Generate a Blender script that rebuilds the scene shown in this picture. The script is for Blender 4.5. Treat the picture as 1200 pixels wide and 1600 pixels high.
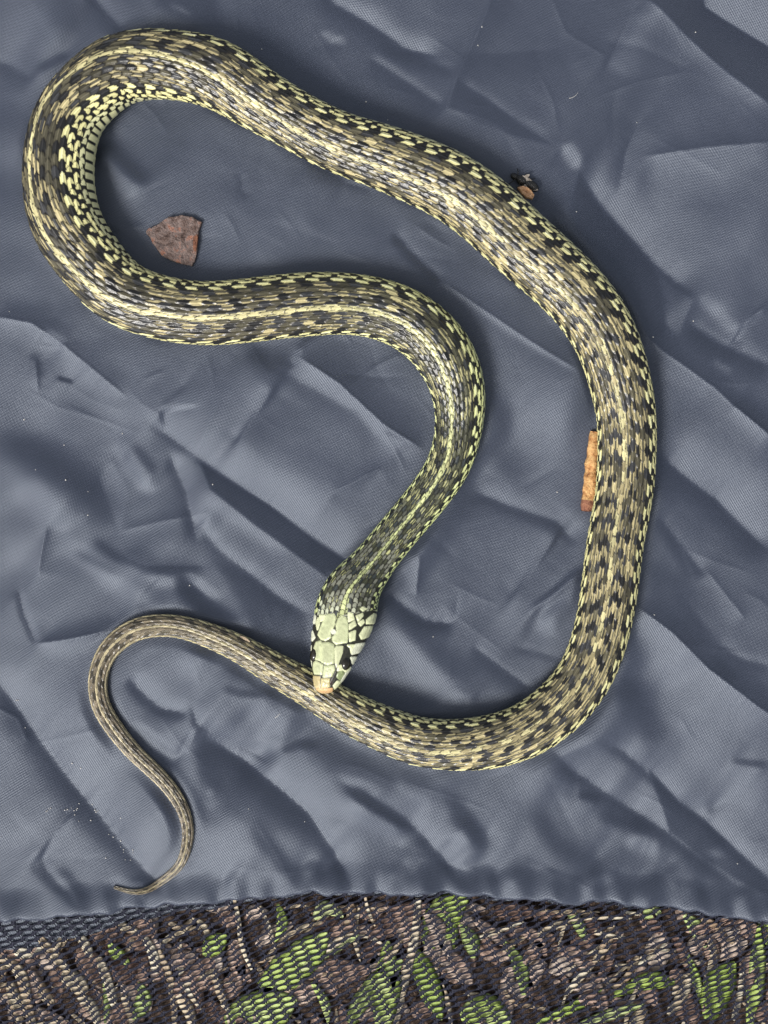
import bpy, math, random
import numpy as np

# ------------------------------------------------------------------ reset
for o in list(bpy.data.objects):
    bpy.data.objects.remove(o, do_unlink=True)
scene = bpy.context.scene
COL = scene.collection
rng = np.random.default_rng(7)
random.seed(7)

S = 0.00025            # one photo pixel on the cloth, in metres
CAM_H = 0.55           # camera height above the cloth

# ------------------------------------------------------------------ camera
cd = bpy.data.cameras.new('camera')
cam = bpy.data.objects.new('camera', cd)
COL.objects.link(cam)
cam.location = (0, 0, CAM_H)
cam.rotation_euler = (0, 0, 0)
cd.sensor_fit = 'VERTICAL'
cd.sensor_height = 24
cd.lens = 24 * CAM_H / (1600 * S)
cd.clip_start = 0.01
cd.clip_end = 200
scene.camera = cam

# ------------------------------------------------------------------ sky, sun, exposure
SUN_ELEV = math.radians(48)
SUN_DIR = np.array([-0.62, -0.78])              # plan direction towards the light (lower left)
SUN_DIR /= np.linalg.norm(SUN_DIR)
world = bpy.data.worlds.new('World')
scene.world = world
world.use_nodes = True
wn = world.node_tree.nodes
wl = world.node_tree.links
wn.clear()
w_out = wn.new('ShaderNodeOutputWorld')
w_bg = wn.new('ShaderNodeBackground')
w_sky = wn.new('ShaderNodeTexSky')
w_sky.sky_type = 'NISHITA'
w_sky.sun_disc = False
w_sky.sun_elevation = SUN_ELEV
w_sky.sun_rotation = math.atan2(SUN_DIR[0], SUN_DIR[1])
w_sky.dust_density = 4.0
w_sky.ozone_density = 0.6
w_hsv = wn.new('ShaderNodeHueSaturation')
w_hsv.inputs['Saturation'].default_value = 0.35   # overcast: whitened sky
w_bg.inputs['Strength'].default_value = 0.075
wl.new(w_sky.outputs[0], w_hsv.inputs['Color'])
wl.new(w_hsv.outputs[0], w_bg.inputs[0])
wl.new(w_bg.outputs[0], w_out.inputs[0])

sd = bpy.data.lights.new('sun', 'SUN')
sun = bpy.data.objects.new('sun', sd)
COL.objects.link(sun)
sd.energy = 1.5
sd.angle = math.radians(16)
sd.color = (1.0, 0.965, 0.91)
from mathutils import Vector
sv = Vector((SUN_DIR[0] * math.cos(SUN_ELEV), SUN_DIR[1] * math.cos(SUN_ELEV), math.sin(SUN_ELEV)))
sun.rotation_euler = sv.to_track_quat('Z', 'Y').to_euler()
sun.location = sv * 3

scene.view_settings.view_transform = 'Standard'
scene.view_settings.look = 'None'
scene.view_settings.gamma = 1.0
scene.view_settings.use_curve_mapping = False
scene.view_settings.exposure = 0.93

# ------------------------------------------------------------------ helpers
def tag(o, label=None, cat=None, group=None, kind=None):
    if label: o['label'] = label
    if cat: o['category'] = cat
    if group: o['group'] = group
    if kind: o['kind'] = kind
    return o

def empty(name, loc=(0, 0, 0)):
    o = bpy.data.objects.new(name, None)
    o.empty_display_size = 0.01
    o.location = loc
    COL.objects.link(o)
    return o

def mesh_np(name, verts, faces, mat, parent=None, smooth=True, color=None):
    """verts (n,3); faces: (m,4) or (m,3) array, or list of those."""
    me = bpy.data.meshes.new(name)
    if not isinstance(faces, list):
        faces = [faces]
    faces = [np.asarray(f, dtype=np.int32) for f in faces if len(f)]
    nl = sum(f.size for f in faces)
    nf = sum(len(f) for f in faces)
    me.vertices.add(len(verts))
    me.vertices.foreach_set('co', np.asarray(verts, dtype=np.float32).ravel())
    me.loops.add(nl)
    me.loops.foreach_set('vertex_index', np.concatenate([f.ravel() for f in faces]))
    me.polygons.add(nf)
    tot = np.concatenate([np.full(len(f), f.shape[1], dtype=np.int32) for f in faces])
    start = np.concatenate([[0], np.cumsum(tot)[:-1]]).astype(np.int32)
    me.polygons.foreach_set('loop_start', start)
    me.polygons.foreach_set('loop_total', tot)
    me.polygons.foreach_set('use_smooth', np.full(nf, smooth, dtype=bool))
    if color is not None:
        a = me.color_attributes.new('pigment', 'FLOAT_COLOR', 'POINT')
        c = np.ones((len(verts), 4), dtype=np.float32)
        c[:, :3] = color
        a.data.foreach_set('color', c.ravel())
    me.update()
    me.validate()
    if mat: me.materials.append(mat)
    o = bpy.data.objects.new(name, me)
    COL.objects.link(o)
    if parent: o.parent = parent
    return o

def grid_faces(nr, nc, wrap=False):
    r = np.arange(nr - 1)[:, None]
    c = np.arange(nc if wrap else nc - 1)[None, :]
    c2 = (c + 1) % nc
    a = r * nc + c
    b = (r + 1) * nc + c
    d = r * nc + c2
    e = (r + 1) * nc + c2
    return np.stack([a, b, e, d], -1).reshape(-1, 4)

def W(px, py, z=0.0):
    """photo pixel on the cloth -> world point at height z (metres)"""
    k = (CAM_H - z) / CAM_H
    return np.array([(px - 600) * S * k, (800 - py) * S * k, z])

def smoothstep(a, b, x):
    t = np.clip((x - a) / (b - a), 0, 1)
    return t * t * (3 - 2 * t)

class NT:
    """tiny node-tree helper"""
    def __init__(s, name):
        s.m = bpy.data.materials.new(name)
        s.m.use_nodes = True
        s.n = s.m.node_tree.nodes
        s.l = s.m.node_tree.links
        s.b = s.n['Principled BSDF']
    def node(s, t, **kw):
        n = s.n.new(t)
        for k, v in kw.items():
            if k in ('operation', 'blend_type', 'data_type', 'noise_dimensions', 'wave_type', 'bands_direction',
                     'attribute_name', 'feature', 'vector_type', 'mode', 'distance'):
                setattr(n, k, v)
            else:
                n.inputs[k].default_value = v
        return n
    def link(s, a, b):
        s.l.new(a, b)
    def math(s, op, a, b=None, c=None):
        n = s.n.new('ShaderNodeMath'); n.operation = op
        for i, v in enumerate((a, b, c)):
            if v is None: continue
            if isinstance(v, (int, float)): n.inputs[i].default_value = v
            else: s.link(v, n.inputs[i])
        return n.outputs[0]
    def noise(s, vec, scale, detail=3, rough=0.5):
        n = s.n.new('ShaderNodeTexNoise')
        n.inputs['Scale'].default_value = scale
        n.inputs['Detail'].default_value = detail
        n.inputs['Roughness'].default_value = rough
        if vec: s.link(vec, n.inputs['Vector'])
        return n
    def ramp(s, fac, stops):
        n = s.n.new('ShaderNodeValToRGB')
        cr = n.color_ramp
        while len(cr.elements) < len(stops): cr.elements.new(0.5)
        for e, (p, c) in zip(cr.elements, stops):
            e.position = p
            e.color = (*c, 1)
        s.link(fac, n.inputs[0])
        return n.outputs[0]
    def mix(s, fac, a, b, mode='MIX'):
        n = s.n.new('ShaderNodeMix'); n.data_type = 'RGBA'; n.blend_type = mode
        for sock, v in ((n.inputs['Factor'], fac), (n.inputs['A'], a), (n.inputs['B'], b)):
            if isinstance(v, (int, float)): sock.default_value = v
            elif isinstance(v, tuple): sock.default_value = (*v, 1)
            else: s.link(v, sock)
        return n.outputs['Result']
    def bump(s, height, dist, strength=1.0, normal=None):
        n = s.n.new('ShaderNodeBump')
        n.inputs['Strength'].default_value = strength
        n.inputs['Distance'].default_value = dist
        s.link(height, n.inputs['Height'])
        if normal: s.link(normal, n.inputs['Normal'])
        return n.outputs[0]
    def obj(s):
        return s.n.new('ShaderNodeTexCoord').outputs['Object']
    def set(s, **kw):
        for k, v in kw.items():
            s.b.inputs[k.replace('_', ' ')].default_value = v

# ------------------------------------------------------------------ materials
def mat_nylon():
    t = NT('navy_nylon')
    co = t.obj()
    warp = t.noise(co, 9.0, 2, 0.5)
    wv = t.n.new('ShaderNodeVectorMath'); wv.operation = 'MULTIPLY_ADD'
    t.link(warp.outputs['Color'], wv.inputs[0])
    wv.inputs[1].default_value = (0.012, 0.012, 0)
    t.link(co, wv.inputs[2])
    sep = t.n.new('ShaderNodeSeparateXYZ'); t.link(wv.outputs[0], sep.inputs[0])
    X, Y = sep.outputs[0], sep.outputs[1]
    per = 0.00078
    k = 2 * math.pi / per
    a = math.radians(33)
    u = t.math('MULTIPLY', t.math('ADD', t.math('MULTIPLY', X, math.cos(a)), t.math('MULTIPLY', Y, math.sin(a))), k)
    v = t.math('MULTIPLY', t.math('ADD', t.math('MULTIPLY', X, -math.sin(a)), t.math('MULTIPLY', Y, math.cos(a))), k)
    su, sv_ = t.math('SINE', u), t.math('SINE', v)
    weave = t.math('MULTIPLY', su, sv_)
    weave = t.math('ADD', t.math('MULTIPLY', weave, 0.7), t.math('MULTIPLY', sv_, 0.45))
    fine = t.noise(co, 900, 2, 0.6)
    h = t.math('ADD', weave, t.math('MULTIPLY', fine.outputs['Fac'], 0.9))
    big = t.noise(co, 35, 3, 0.55)
    base = t.mix(big.outputs['Fac'], (0.031, 0.038, 0.060), (0.043, 0.051, 0.078))
    fac = t.math('MULTIPLY_ADD', weave, 0.22, 0.5)
    thread = t.mix(fac, (0.7, 0.7, 0.7), (1.3, 1.3, 1.3))
    col = t.mix(1.0, base, thread, 'MULTIPLY')
    t.link(col, t.b.inputs['Base Color'])
    soft = t.noise(co, 120, 3, 0.5)
    n1 = t.bump(soft.outputs['Fac'], 0.0003, 0.3)
    n2 = t.bump(h, 0.00006, 1.0, n1)
    t.link(n2, t.b.inputs['Normal'])
    t.set(Roughness=0.43)
    t.b.inputs['Specular IOR Level'].default_value = 0.9
    t.b.inputs['Specular Tint'].default_value = (0.82, 0.90, 1.0, 1)
    t.b.inputs['Sheen Weight'].default_value = 0.25
    t.b.inputs['Sheen Roughness'].default_value = 0.4
    t.b.inputs['Sheen Tint'].default_value = (0.7, 0.78, 1.0, 1)
    return t.m

def mat_net():
    t = NT('navy_net_thread')
    co = t.obj()
    n = t.noise(co, 1500, 3, 0.6)
    c = t.ramp(n.outputs['Fac'], [(0.3, (0.008, 0.009, 0.018)), (0.7, (0.030, 0.032, 0.056))])
    t.link(c, t.b.inputs['Base Color'])
    t.link(t.bump(n.outputs['Fac'], 0.0003, 0.9), t.b.inputs['Normal'])
    t.set(Roughness=0.7)
    t.b.inputs['Specular IOR Level'].default_value = 0.25
    return t.m

def mat_snake():
    t = NT('snake_skin')
    at = t.n.new('ShaderNodeVertexColor'); at.layer_name = 'pigment'
    co = t.obj()
    n = t.noise(co, 700, 3, 0.6)
    g = t.math('MULTIPLY_ADD', n.outputs['Fac'], 0.5, 0.75)
    cmb = t.n.new('ShaderNodeCombineColor')
    for i in range(3): t.link(g, cmb.inputs[i])
    t.link(t.mix(1.0, at.outputs['Color'], cmb.outputs[0], 'MULTIPLY'), t.b.inputs['Base Color'])
    n2 = t.noise(co, 2200, 2, 0.5)
    t.link(t.bump(n2.outputs['Fac'], 0.00012, 0.5), t.b.inputs['Normal'])
    t.set(Roughness=0.28)
    t.b.inputs['Specular IOR Level'].default_value = 0.55
    return t.m

def mat_mottle(name, stops, scale, rough=0.8, bump_d=0.0008, spec=0.3, rand=0.0):
    t = NT(name)
    co = t.obj()
    n = t.noise(co, scale, 6, 0.62)
    f = n.outputs['Fac']
    if rand:
        oi = t.n.new('ShaderNodeObjectInfo')
        f = t.math('ADD', f, t.math('MULTIPLY_ADD', oi.outputs['Random'], rand, -rand / 2))
    t.link(t.ramp(f, stops), t.b.inputs['Base Color'])
    n2 = t.noise(co, scale * 3.5, 4, 0.6)
    t.link(t.bump(n2.outputs['Fac'], bump_d, 0.8), t.b.inputs['Normal'])
    t.set(Roughness=rough)
    t.b.inputs['Specular IOR Level'].default_value = spec
    return t.m

M = {}
M['nylon'] = mat_nylon()
M['net'] = mat_net()
M['snake'] = mat_snake()
M['bark'] = mat_mottle('bark', [(0.30, (0.045, 0.030, 0.026)), (0.42, (0.14, 0.095, 0.082)), (0.55, (0.22, 0.17, 0.155)),
                                (0.70, (0.34, 0.15, 0.095))], 330, 0.85, 0.0016)
M['barkred'] = mat_mottle('bark_inner', [(0.3, (0.14, 0.06, 0.04)), (0.7, (0.33, 0.15, 0.09))], 500, 0.8)
M['twig'] = mat_mottle('twig_wood', [(0.30, (0.13, 0.05, 0.025)), (0.42, (0.48, 0.23, 0.085)), (0.58, (0.74, 0.46, 0.20)),
                                     (0.75, (0.56, 0.27, 0.11))], 420, 0.75, 0.0008)
M['twigend'] = mat_mottle('twig_end', [(0.3, (0.16, 0.06, 0.04)), (0.7, (0.46, 0.22, 0.13))], 700, 0.8)
M['soil'] = mat_mottle('soil', [(0.3, (0.02, 0.015, 0.012)), (0.5, (0.09, 0.062, 0.048)), (0.72, (0.25, 0.17, 0.13))], 300, 0.9, 0.002)
M['deadleaf'] = mat_mottle('dead_leaf', [(0.2, (0.14, 0.085, 0.068)), (0.5, (0.50, 0.35, 0.28)), (0.8, (0.76, 0.64, 0.54))], 130, 0.75, 0.0008, 0.3, 0.5)
M['straw'] = mat_mottle('straw', [(0.25, (0.36, 0.25, 0.16)), (0.5, (0.60, 0.50, 0.35)), (0.75, (0.80, 0.74, 0.58))], 200, 0.6, 0.0004, 0.4, 0.35)
M['green'] = mat_mottle('green_leaf', [(0.25, (0.24, 0.34, 0.06)), (0.5, (0.42, 0.55, 0.13)), (0.75, (0.60, 0.70, 0.28))], 150, 0.45, 0.0005, 0.45, 0.25)
M['palegreen'] = mat_mottle('pale_green_leaf', [(0.25, (0.24, 0.32, 0.08)), (0.5, (0.44, 0.54, 0.20)), (0.75, (0.62, 0.65, 0.36))], 150, 0.5, 0.0005, 0.4, 0.3)
M['eye'] = mat_mottle('snake_eye', [(0.35, (0.004, 0.004, 0.004)), (0.7, (0.03, 0.025, 0.015))], 400, 0.08, 0.0, 0.6)
M['chitin'] = mat_mottle('insect_shell', [(0.35, (0.005, 0.005, 0.005)), (0.7, (0.03, 0.028, 0.024))], 900, 0.22, 0.0003, 0.6)
M['wing'] = mat_mottle('insect_wing', [(0.35, (0.22, 0.18, 0.14)), (0.7, (0.55, 0.50, 0.43))], 900, 0.35, 0.0003, 0.5)
M['flake'] = mat_mottle('wood_flake', [(0.35, (0.62, 0.33, 0.16)), (0.7, (0.80, 0.52, 0.31))], 900, 0.7, 0.0004)
M['grain'] = mat_mottle('sand_grain', [(0.35, (0.50, 0.48, 0.45)), (0.7, (0.80, 0.78, 0.74))], 2500, 0.35, 0.0001, 0.5)

# ------------------------------------------------------------------ snake centre line (photo pixels, full width, roll)
PATH = [  # x, y, width, roll
 (503.4,1082.5,7,.22),(503.8,1081,16,.22),(504.4,1079,23,.22),(505.2,1076,30,.22),(509,1066,42,.22),(517,1038,65,.22),(527,1000,84,.22),(539,962,98,.20),(544,942,96,.18),(553,920,87,.14),
 (572,894,71,.08),(594,866,63,.05),(637,814,62,.08),(682,758,64,.12),(703,722,67,.2),(716,676,71,.36),(717,615,82,.42),(696,557,92,.36),
 (637,500,93,0.26),(560,476,92,0.28),(479,475,97,0.3),(400,483,97,0.3),(300,488,96,0.28),(244,478,97,0.34),(190,456,100,.42),(140,405,105,.58),
 (109,358,109,.66),(95,312,110,.74),(92,262,109,.78),(99,212,108,.78),(114,175,106,.72),(142,142,106,.52),(178,114,107,.34),(220,102,106,.15),
 (270,102,104,-.02),(343,118,104,-0.28),(392,147,97,-0.36),(459,186,89,-0.44),(531,222,92,-0.5),(590,242,97,-0.52),(645,263,102,-0.52),(705,291,105,-0.52),
 (762,332,106,-0.5),(819,384,106,-0.48),(875,434,103,-0.44),(921,485,101,-0.4),(953,543,97,-0.36),(970,600,94,-0.33),(979,650,90,-0.3),(980,700,89,-.24),
 (974,780,87,-.22),(963,840,86,-.22),(955,900,86,-.2),(946,960,85,-.2),(934,1008,84,-.2),(910,1062,83,-.2),(870,1108,84,-.16),(817,1143,83,-.06),
 (757,1160,81,.06),(697,1163,77,.2),(647,1156,74,.3),(600,1138,69,.36),(545,1112,63,.34),(489,1078,57,.26),(428,1044,49,.2),(380,1016,42,.12),
 (325,992,37,.05),(290,981,34,0),(250,977,33.5,0),(212,984,34,0),(185,1000,33,0),(163,1027,30,0),(153,1060,28.5,0),(157,1100,28,0),(178,1137,27,0),
 (207,1173,25,0),(246,1210,23,0),(274,1243,20.5,0),(289,1273,18.5,0),(294,1305,17,0),(291,1325,15.5,0),(281,1352,13,0),(258,1373,11.5,0),
 (238,1387,9.5,0),(221,1394,8,0),(202,1393,6.5,0),(188,1389,5,0),(178,1386,3,0)]
P0 = np.array(PATH, dtype=float)

def spline(pts, t_new, t):
    """natural cubic spline through pts (n,k) at params t, sampled at t_new"""
    n = len(t)
    h = np.diff(t)
    A = np.zeros((n, n)); B = np.zeros((n, pts.shape[1]))
    A[0, 0] = A[-1, -1] = 1
    for i in range(1, n - 1):
        A[i, i - 1] = h[i - 1]; A[i, i] = 2 * (h[i - 1] + h[i]); A[i, i + 1] = h[i]
        B[i] = 3 * ((pts[i + 1] - pts[i]) / h[i] - (pts[i] - pts[i - 1]) / h[i - 1])
    c = np.linalg.solve(A, B)
    b = (pts[1:] - pts[:-1]) / h[:, None] - h[:, None] * (2 * c[:-1] + c[1:]) / 3
    d = (c[1:] - c[:-1]) / (3 * h[:, None])
    k = np.clip(np.searchsorted(t, t_new, side='right') - 1, 0, n - 2)
    x = (t_new - t[k])[:, None]
    return pts[k] + b[k] * x + c[k] * x ** 2 + d[k] * x ** 3

ch = np.concatenate([[0], np.cumsum(np.hypot(np.diff(P0[:, 0]), np.diff(P0[:, 1])))])
sl = np.arange(0, ch[-1], 1.0)
XY = spline(P0[:, :2], sl, ch)
def gsm(a, sig):
    r = int(sig * 3); k = np.exp(-0.5 * (np.arange(-r, r + 1) / sig) ** 2); k /= k.sum()
    p = np.pad(a, ((r, r), (0, 0)), mode='edge')
    return np.stack([np.convolve(p[:, i], k, 'valid') for i in range(a.shape[1])], 1)
sm = gsm(XY, 9.0)
fade = np.minimum(smoothstep(0, 60, sl), smoothstep(ch[-1], ch[-1] - 40, sl))[:, None]
XY = XY * (1 - fade) + sm * fade
ds = np.hypot(*np.diff(XY, axis=0).T)
ARC = np.concatenate([[0], np.cumsum(ds)])
SLEN = ARC[-1]
WID = np.interp(sl, ch, P0[:, 2]); 
WID2 = gsm(WID[:, None], 10)[:, 0]
fw = smoothstep(30, 90, sl)
WID = WID * (1 - fw) + WID2 * fw
ROLL = gsm(np.interp(sl, ch, P0[:, 3])[:, None], 18)[:, 0]

# ------------------------------------------------------------------ cloth relief
# Folds of the cloth: a map of which way the cloth leans (towards/away from the daylight), integrated to a height field.
G = 2.0
GX0, GY0, GX1, GY1 = -520, -520, 1720, 1980
gx = np.arange(GX0, GX1, G); gy = np.arange(GY0, GY1, G)
NX, NY = len(gx), len(gy)
lean = np.zeros((NY, NX))
crest = np.zeros((NY, NX))

def _window(pts, mrg):
    pts = np.asarray(pts, float)
    x0, y0 = pts.min(0) - mrg; x1, y1 = pts.max(0) + mrg
    i0, i1 = max(0, int((x0 - GX0) / G)), min(NX, int((x1 - GX0) / G) + 2)
    j0, j1 = max(0, int((y0 - GY0) / G)), min(NY, int((y1 - GY0) / G) + 2)
    return i0, i1, j0, j1

def crease(pts, u=0, wu=20, d=0, wd=20, taper=0.14, pinch=True):
    """fold line: cloth above/right of it leans u over wu px, below/left leans d over wd px"""
    pts = np.asarray(pts, float)
    i0, i1, j0, j1 = _window(pts, 2.4 * max(wu, wd))
    if i1 <= i0 or j1 <= j0: return
    X, Y = np.meshgrid(gx[i0:i1], gy[j0:j1])
    seg = np.hypot(*np.diff(pts, axis=0).T); tot = seg.sum(); acc = 0
    best = np.full(X.shape, 1e9); sgn = np.zeros(X.shape); par = np.zeros(X.shape)
    for k in range(len(pts) - 1):
        ax, ay = pts[k]; bx, by = pts[k + 1]
        dx, dy = bx - ax, by - ay; L = seg[k]
        t = ((X - ax) * dx + (Y - ay) * dy) / (L * L)
        tc = np.clip(t, 0, 1)
        ex, ey = X - (ax + tc * dx), Y - (ay + tc * dy)
        dist = np.hypot(ex, ey)
        side = (X - ax) * dy - (Y - ay) * dx      # >0 : up / right side
        m = dist < best
        best = np.where(m, dist, best); sgn = np.where(m, side, sgn)
        par = np.where(m, (acc + t * L) / tot, par)
        acc += L
    tp = smoothstep(-0.02, taper, par) * smoothstep(1.02, 1 - taper, par)
    val = np.where(sgn > 0, u * np.exp(-(best / wu) ** 2), d * np.exp(-(best / wd) ** 2))
    lean[j0:j1, i0:i1] += val * tp
    if pinch and u != d:
        crest[j0:j1, i0:i1] += np.clip(abs(u - d), 0, 1.2) * np.exp(-(best / 2.6) ** 2) * tp

def streak(pts, w, v): crease(pts, v, w, v, w, 0.25)

def blob(x, y, r, v, ry=None):
    ry = ry or r
    i0, i1, j0, j1 = _window([(x, y)], 2.5 * max(r, ry))
    X, Y = np.meshgrid(gx[i0:i1], gy[j0:j1])
    lean[j0:j1, i0:i1] += v * np.exp(-((X - x) / r) ** 2 - ((Y - y) / ry) ** 2)

def poly(pts, v, soft=6):
    pts = np.asarray(pts, float)
    i0, i1, j0, j1 = _window(pts, soft * 2)
    X, Y = np.meshgrid(gx[i0:i1], gy[j0:j1])
    inside = np.zeros(X.shape, bool); best = np.full(X.shape, 1e9)
    n = len(pts)
    for k in range(n):
        ax, ay = pts[k]; bx, by = pts[(k + 1) % n]
        c = ((ay > Y) != (by > Y)) & (X < (bx - ax) * (Y - ay) / (by - ay + 1e-9) + ax)
        inside ^= c
        t = np.clip(((X - ax) * (bx - ax) + (Y - ay) * (by - ay)) / ((bx - ax) ** 2 + (by - ay) ** 2 + 1e-9), 0, 1)
        best = np.minimum(best, np.hypot(X - ax - t * (bx - ax), Y - ay - t * (by - ay)))
    sdist = np.where(inside, best, -best)
    lean[j0:j1, i0:i1] += v * smoothstep(-soft, soft, sdist)

# --- upper left
blob(45, 60, 38, .6, 55); blob(110, 35, 30, -.25)
crease([(146,-30),(150,0),(172,28),(197,50)], .4, 26, -.55, 18)
streak([(55,112),(80,100),(112,84)], 8, -.55); crease([(-20,88),(10,95),(50,125)], .2, 16, -.3, 20)
blob(20, 150, 25, .2); blob(15, 240, 30, .15)
poly([(225,-40),(330,-40),(345,45),(290,30),(250,12)], -.55, 14); streak([(262,6),(305,28)], 6, .5)
streak([(345,48),(430,95),(520,160),(640,212)], 34, -.55)
# --- top centre
crease([(500,-30),(520,0),(570,28),(627,66),(690,86)], .75, 24, -.65, 24)
streak([(498,44),(520,58),(545,64)], 7, .5); crease([(590,62),(640,80),(716,112)], .15, 14, -.5, 18)
crease([(575,84),(640,128),(697,170)], .5, 12, -.35, 26)
crease([(776,-20),(745,55),(716,115),(697,170)], -.2, 50, .3, 9)
poly([(716,126),(760,152),(815,198),(858,226),(800,214),(740,190),(700,168)], -.45, 4)
streak([(700,172),(755,190),(800,214)], 5, .35); crease([(716,124),(790,176),(862,220)], .3, 12, 0, 5)
blob(430, 30, 60, -.12); blob(790, 40, 50, .1); blob(830, 110, 60, -.08)
# --- upper right band
poly([(970,-60),(1080,-60),(1108,0),(1200,58),(1330,150),(1330,270),(1200,168),(1140,122),(1086,70),(1004,0)], -1.25, 2.5)
poly([(1108,0),(1200,58),(1330,150),(1330,60),(1200,-40),(1110,-60)], .75, 3)
crease([(1000,0),(1086,72),(1140,124),(1205,175)], 0, 5, .4, 24)
crease([(708,84),(800,80),(892,74)], .05, 12, -.16, 28); crease([(862,-10),(885,50),(950,96)], -.15, 18, .1, 12)
crease([(992,15),(965,70),(943,112)], .3, 34, -.22, 16); crease([(938,64),(1000,78),(1078,112)], .2, 14, -.15, 14)
crease([(1005,244),(1100,233),(1210,228)], -.18, 18, .4, 60)
streak([(878,224),(895,246),(908,266)], 11, .85); poly([(906,268),(930,300),(895,312)], -.5, 4)
crease([(1000,190),(980,230),(968,300)], .2, 30, -.25, 22); blob(1120, 150, 60, .15); blob(1090, 330, 80, .25)
# --- right of the upper body
crease([(906,272),(940,315),(1000,375),(1036,416),(1090,462)], .5, 48, -.75, 42)
poly([(905,280),(955,335),(1026,420),(1046,470),(1036,525),(1000,515),(960,440),(890,330)], -.6, 10)
poly([(1032,422),(1082,468),(1060,525),(1040,500)], .35, 4)
crease([(1090,465),(1122,486),(1152,526)], .55, 12, .35, 10); crease([(1148,532),(1166,505),(1192,480)], -.1, 10, .6, 11)
crease([(1072,500),(1130,538),(1210,575)], .25, 18, -.85, 30)
crease([(1000,516),(1040,552),(1112,604),(1150,640),(1215,692)], -.6, 22, .3, 30)
streak([(1112,562),(1146,582)], 9, .4); crease([(1140,632),(1210,690)], -.7, 26, .3, 16)
blob(1150, 400, 60, .25)
# --- right middle
crease([(1026,704),(1070,742),(1120,778),(1210,866)], .5, 60, -.75, 28); blob(1040, 760, 26, -.35); blob(1160, 740, 50, .2)
crease([(1028,806),(1065,850),(1106,902)], .2, 14, -.5, 15); crease([(1048,832),(1085,905)], .2, 7, -.25, 10)
crease([(1105,890),(1135,930),(1165,968)], -.1, 20, .25, 22)
crease([(990,944),(1045,985),(1100,1040),(1180,1102),(1240,1140)], -.7, 30, .65, 42)
poly([(1020,880),(1075,905),(1110,1000),(1080,1010),(1010,945)], -.25, 14)
crease([(1118,1004),(1160,1030),(1205,1042)], .3, 14, -.3, 14); streak([(1110,1028),(1150,1066)], 11, -.4)
blob(985, 1010, 22, -.4, 30); blob(1050, 1050, 34, .35, 30); blob(980, 1075, 22, -.35)
# --- lower right
crease([(926,1152),(975,1175),(1030,1222),(1070,1260),(1106,1284),(1150,1330),(1215,1384)], .45, 26, -.55, 12)
poly([(1018,1206),(1070,1262),(1108,1288),(1205,1378),(1205,1400),(1150,1374),(1100,1342),(1048,1300)], -.75, 4)
blob(1122, 1336, 14, .6, 8); blob(1115, 1272, 11, -.6)
streak([(965,1058),(1000,1110),(1040,1172)], 22, -.4); blob(1090, 1140, 50, .35, 60); blob(1160, 1230, 60, .5, 60)
streak([(1138,1188),(1170,1192),(1205,1196)], 7, -.55)
crease([(856,1166),(900,1208),(960,1250),(1040,1300),(1120,1358),(1165,1390)], .5, 40, -.6, 20)
blob(928, 1168, 22, .5, 14); blob(850, 1236, 40, .3, 24); streak([(903,1243),(922,1246),(942,1253)], 7, -.6)
streak([(930,1272),(980,1290),(1030,1295)], 11, -.45); streak([(975,1310),(1035,1332)], 14, .55)
streak([(828,1258),(868,1318),(960,1372)], 17, -.42); blob(815, 1365, 24, -.4); blob(770, 1320, 30, .25)
streak([(885,1404),(905,1372),(945,1348)], 10, -.5); streak([(905,1408),(935,1380),(960,1366)], 9, .45)
streak([(1000,1404),(1030,1368),(1062,1348)], 10, -.4); streak([(1020,1410),(1060,1380)], 12, .3)
streak([(1120,1420),(1150,1395),(1190,1384)], 9, -.4); streak([(855,1404),(862,1360)], 9, .3)
streak([(698,1268),(730,1290),(764,1336)], 13, -.55); crease([(694,1348),(720,1362),(738,1396)], .4, 14, -.55, 12)
# --- bottom centre
crease([(306,1138),(365,1180),(420,1220),(480,1270),(520,1330),(558,1400)], .6, 28, -.85, 30)
poly([(312,1156),(370,1188),(470,1290),(420,1305),(345,1262)], -.2, 14); streak([(385,1286),(430,1330),(474,1394)], 14, -.45)
blob(340, 1335, 44, .3); blob(500, 1350, 24, .35, 40); blob(430, 1370, 18, .25)
crease([(522,1212),(580,1248),(650,1294),(690,1338),(732,1398)], .65, 24, -.35, 14)
streak([(540,1222),(598,1262),(652,1300)], 11, -1.0); streak([(520,1240),(575,1278),(640,1312)], 14, .6)
crease([(655,1300),(690,1340),(732,1394)], .1, 10, -.45, 24); blob(600, 1350, 50, -.3, 30); blob(545, 1300, 26, .2)
streak([(455,1148),(540,1190),(620,1222),(700,1234)], 26, -.45)
streak([(432,1176),(465,1162),(505,1166)], 8, -.5); blob(418, 1166, 20, .7, 13)
streak([(686,1236),(725,1270),(764,1334)], 12, -.45); streak([(705,1300),(735,1332)], 18, .4); streak([(608,1216),(680,1266)], 14, .35)
for hx, hy, v in ((200,1412,.35),(225,1412,-.4),(335,1402,-.35),(350,1402,.35),(470,1388,.4),(490,1390,-.4),(600,1392,.3),(630,1394,-.35),(760,1398,-.4),
                  (785,1402,.4),(980,1408,-.35),(1060,1416,.35),(1085,1420,-.35)):
    streak([(hx - 14, hy + 6), (hx, hy - 8), (hx + 16, hy - 34)], 8, v)
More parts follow.
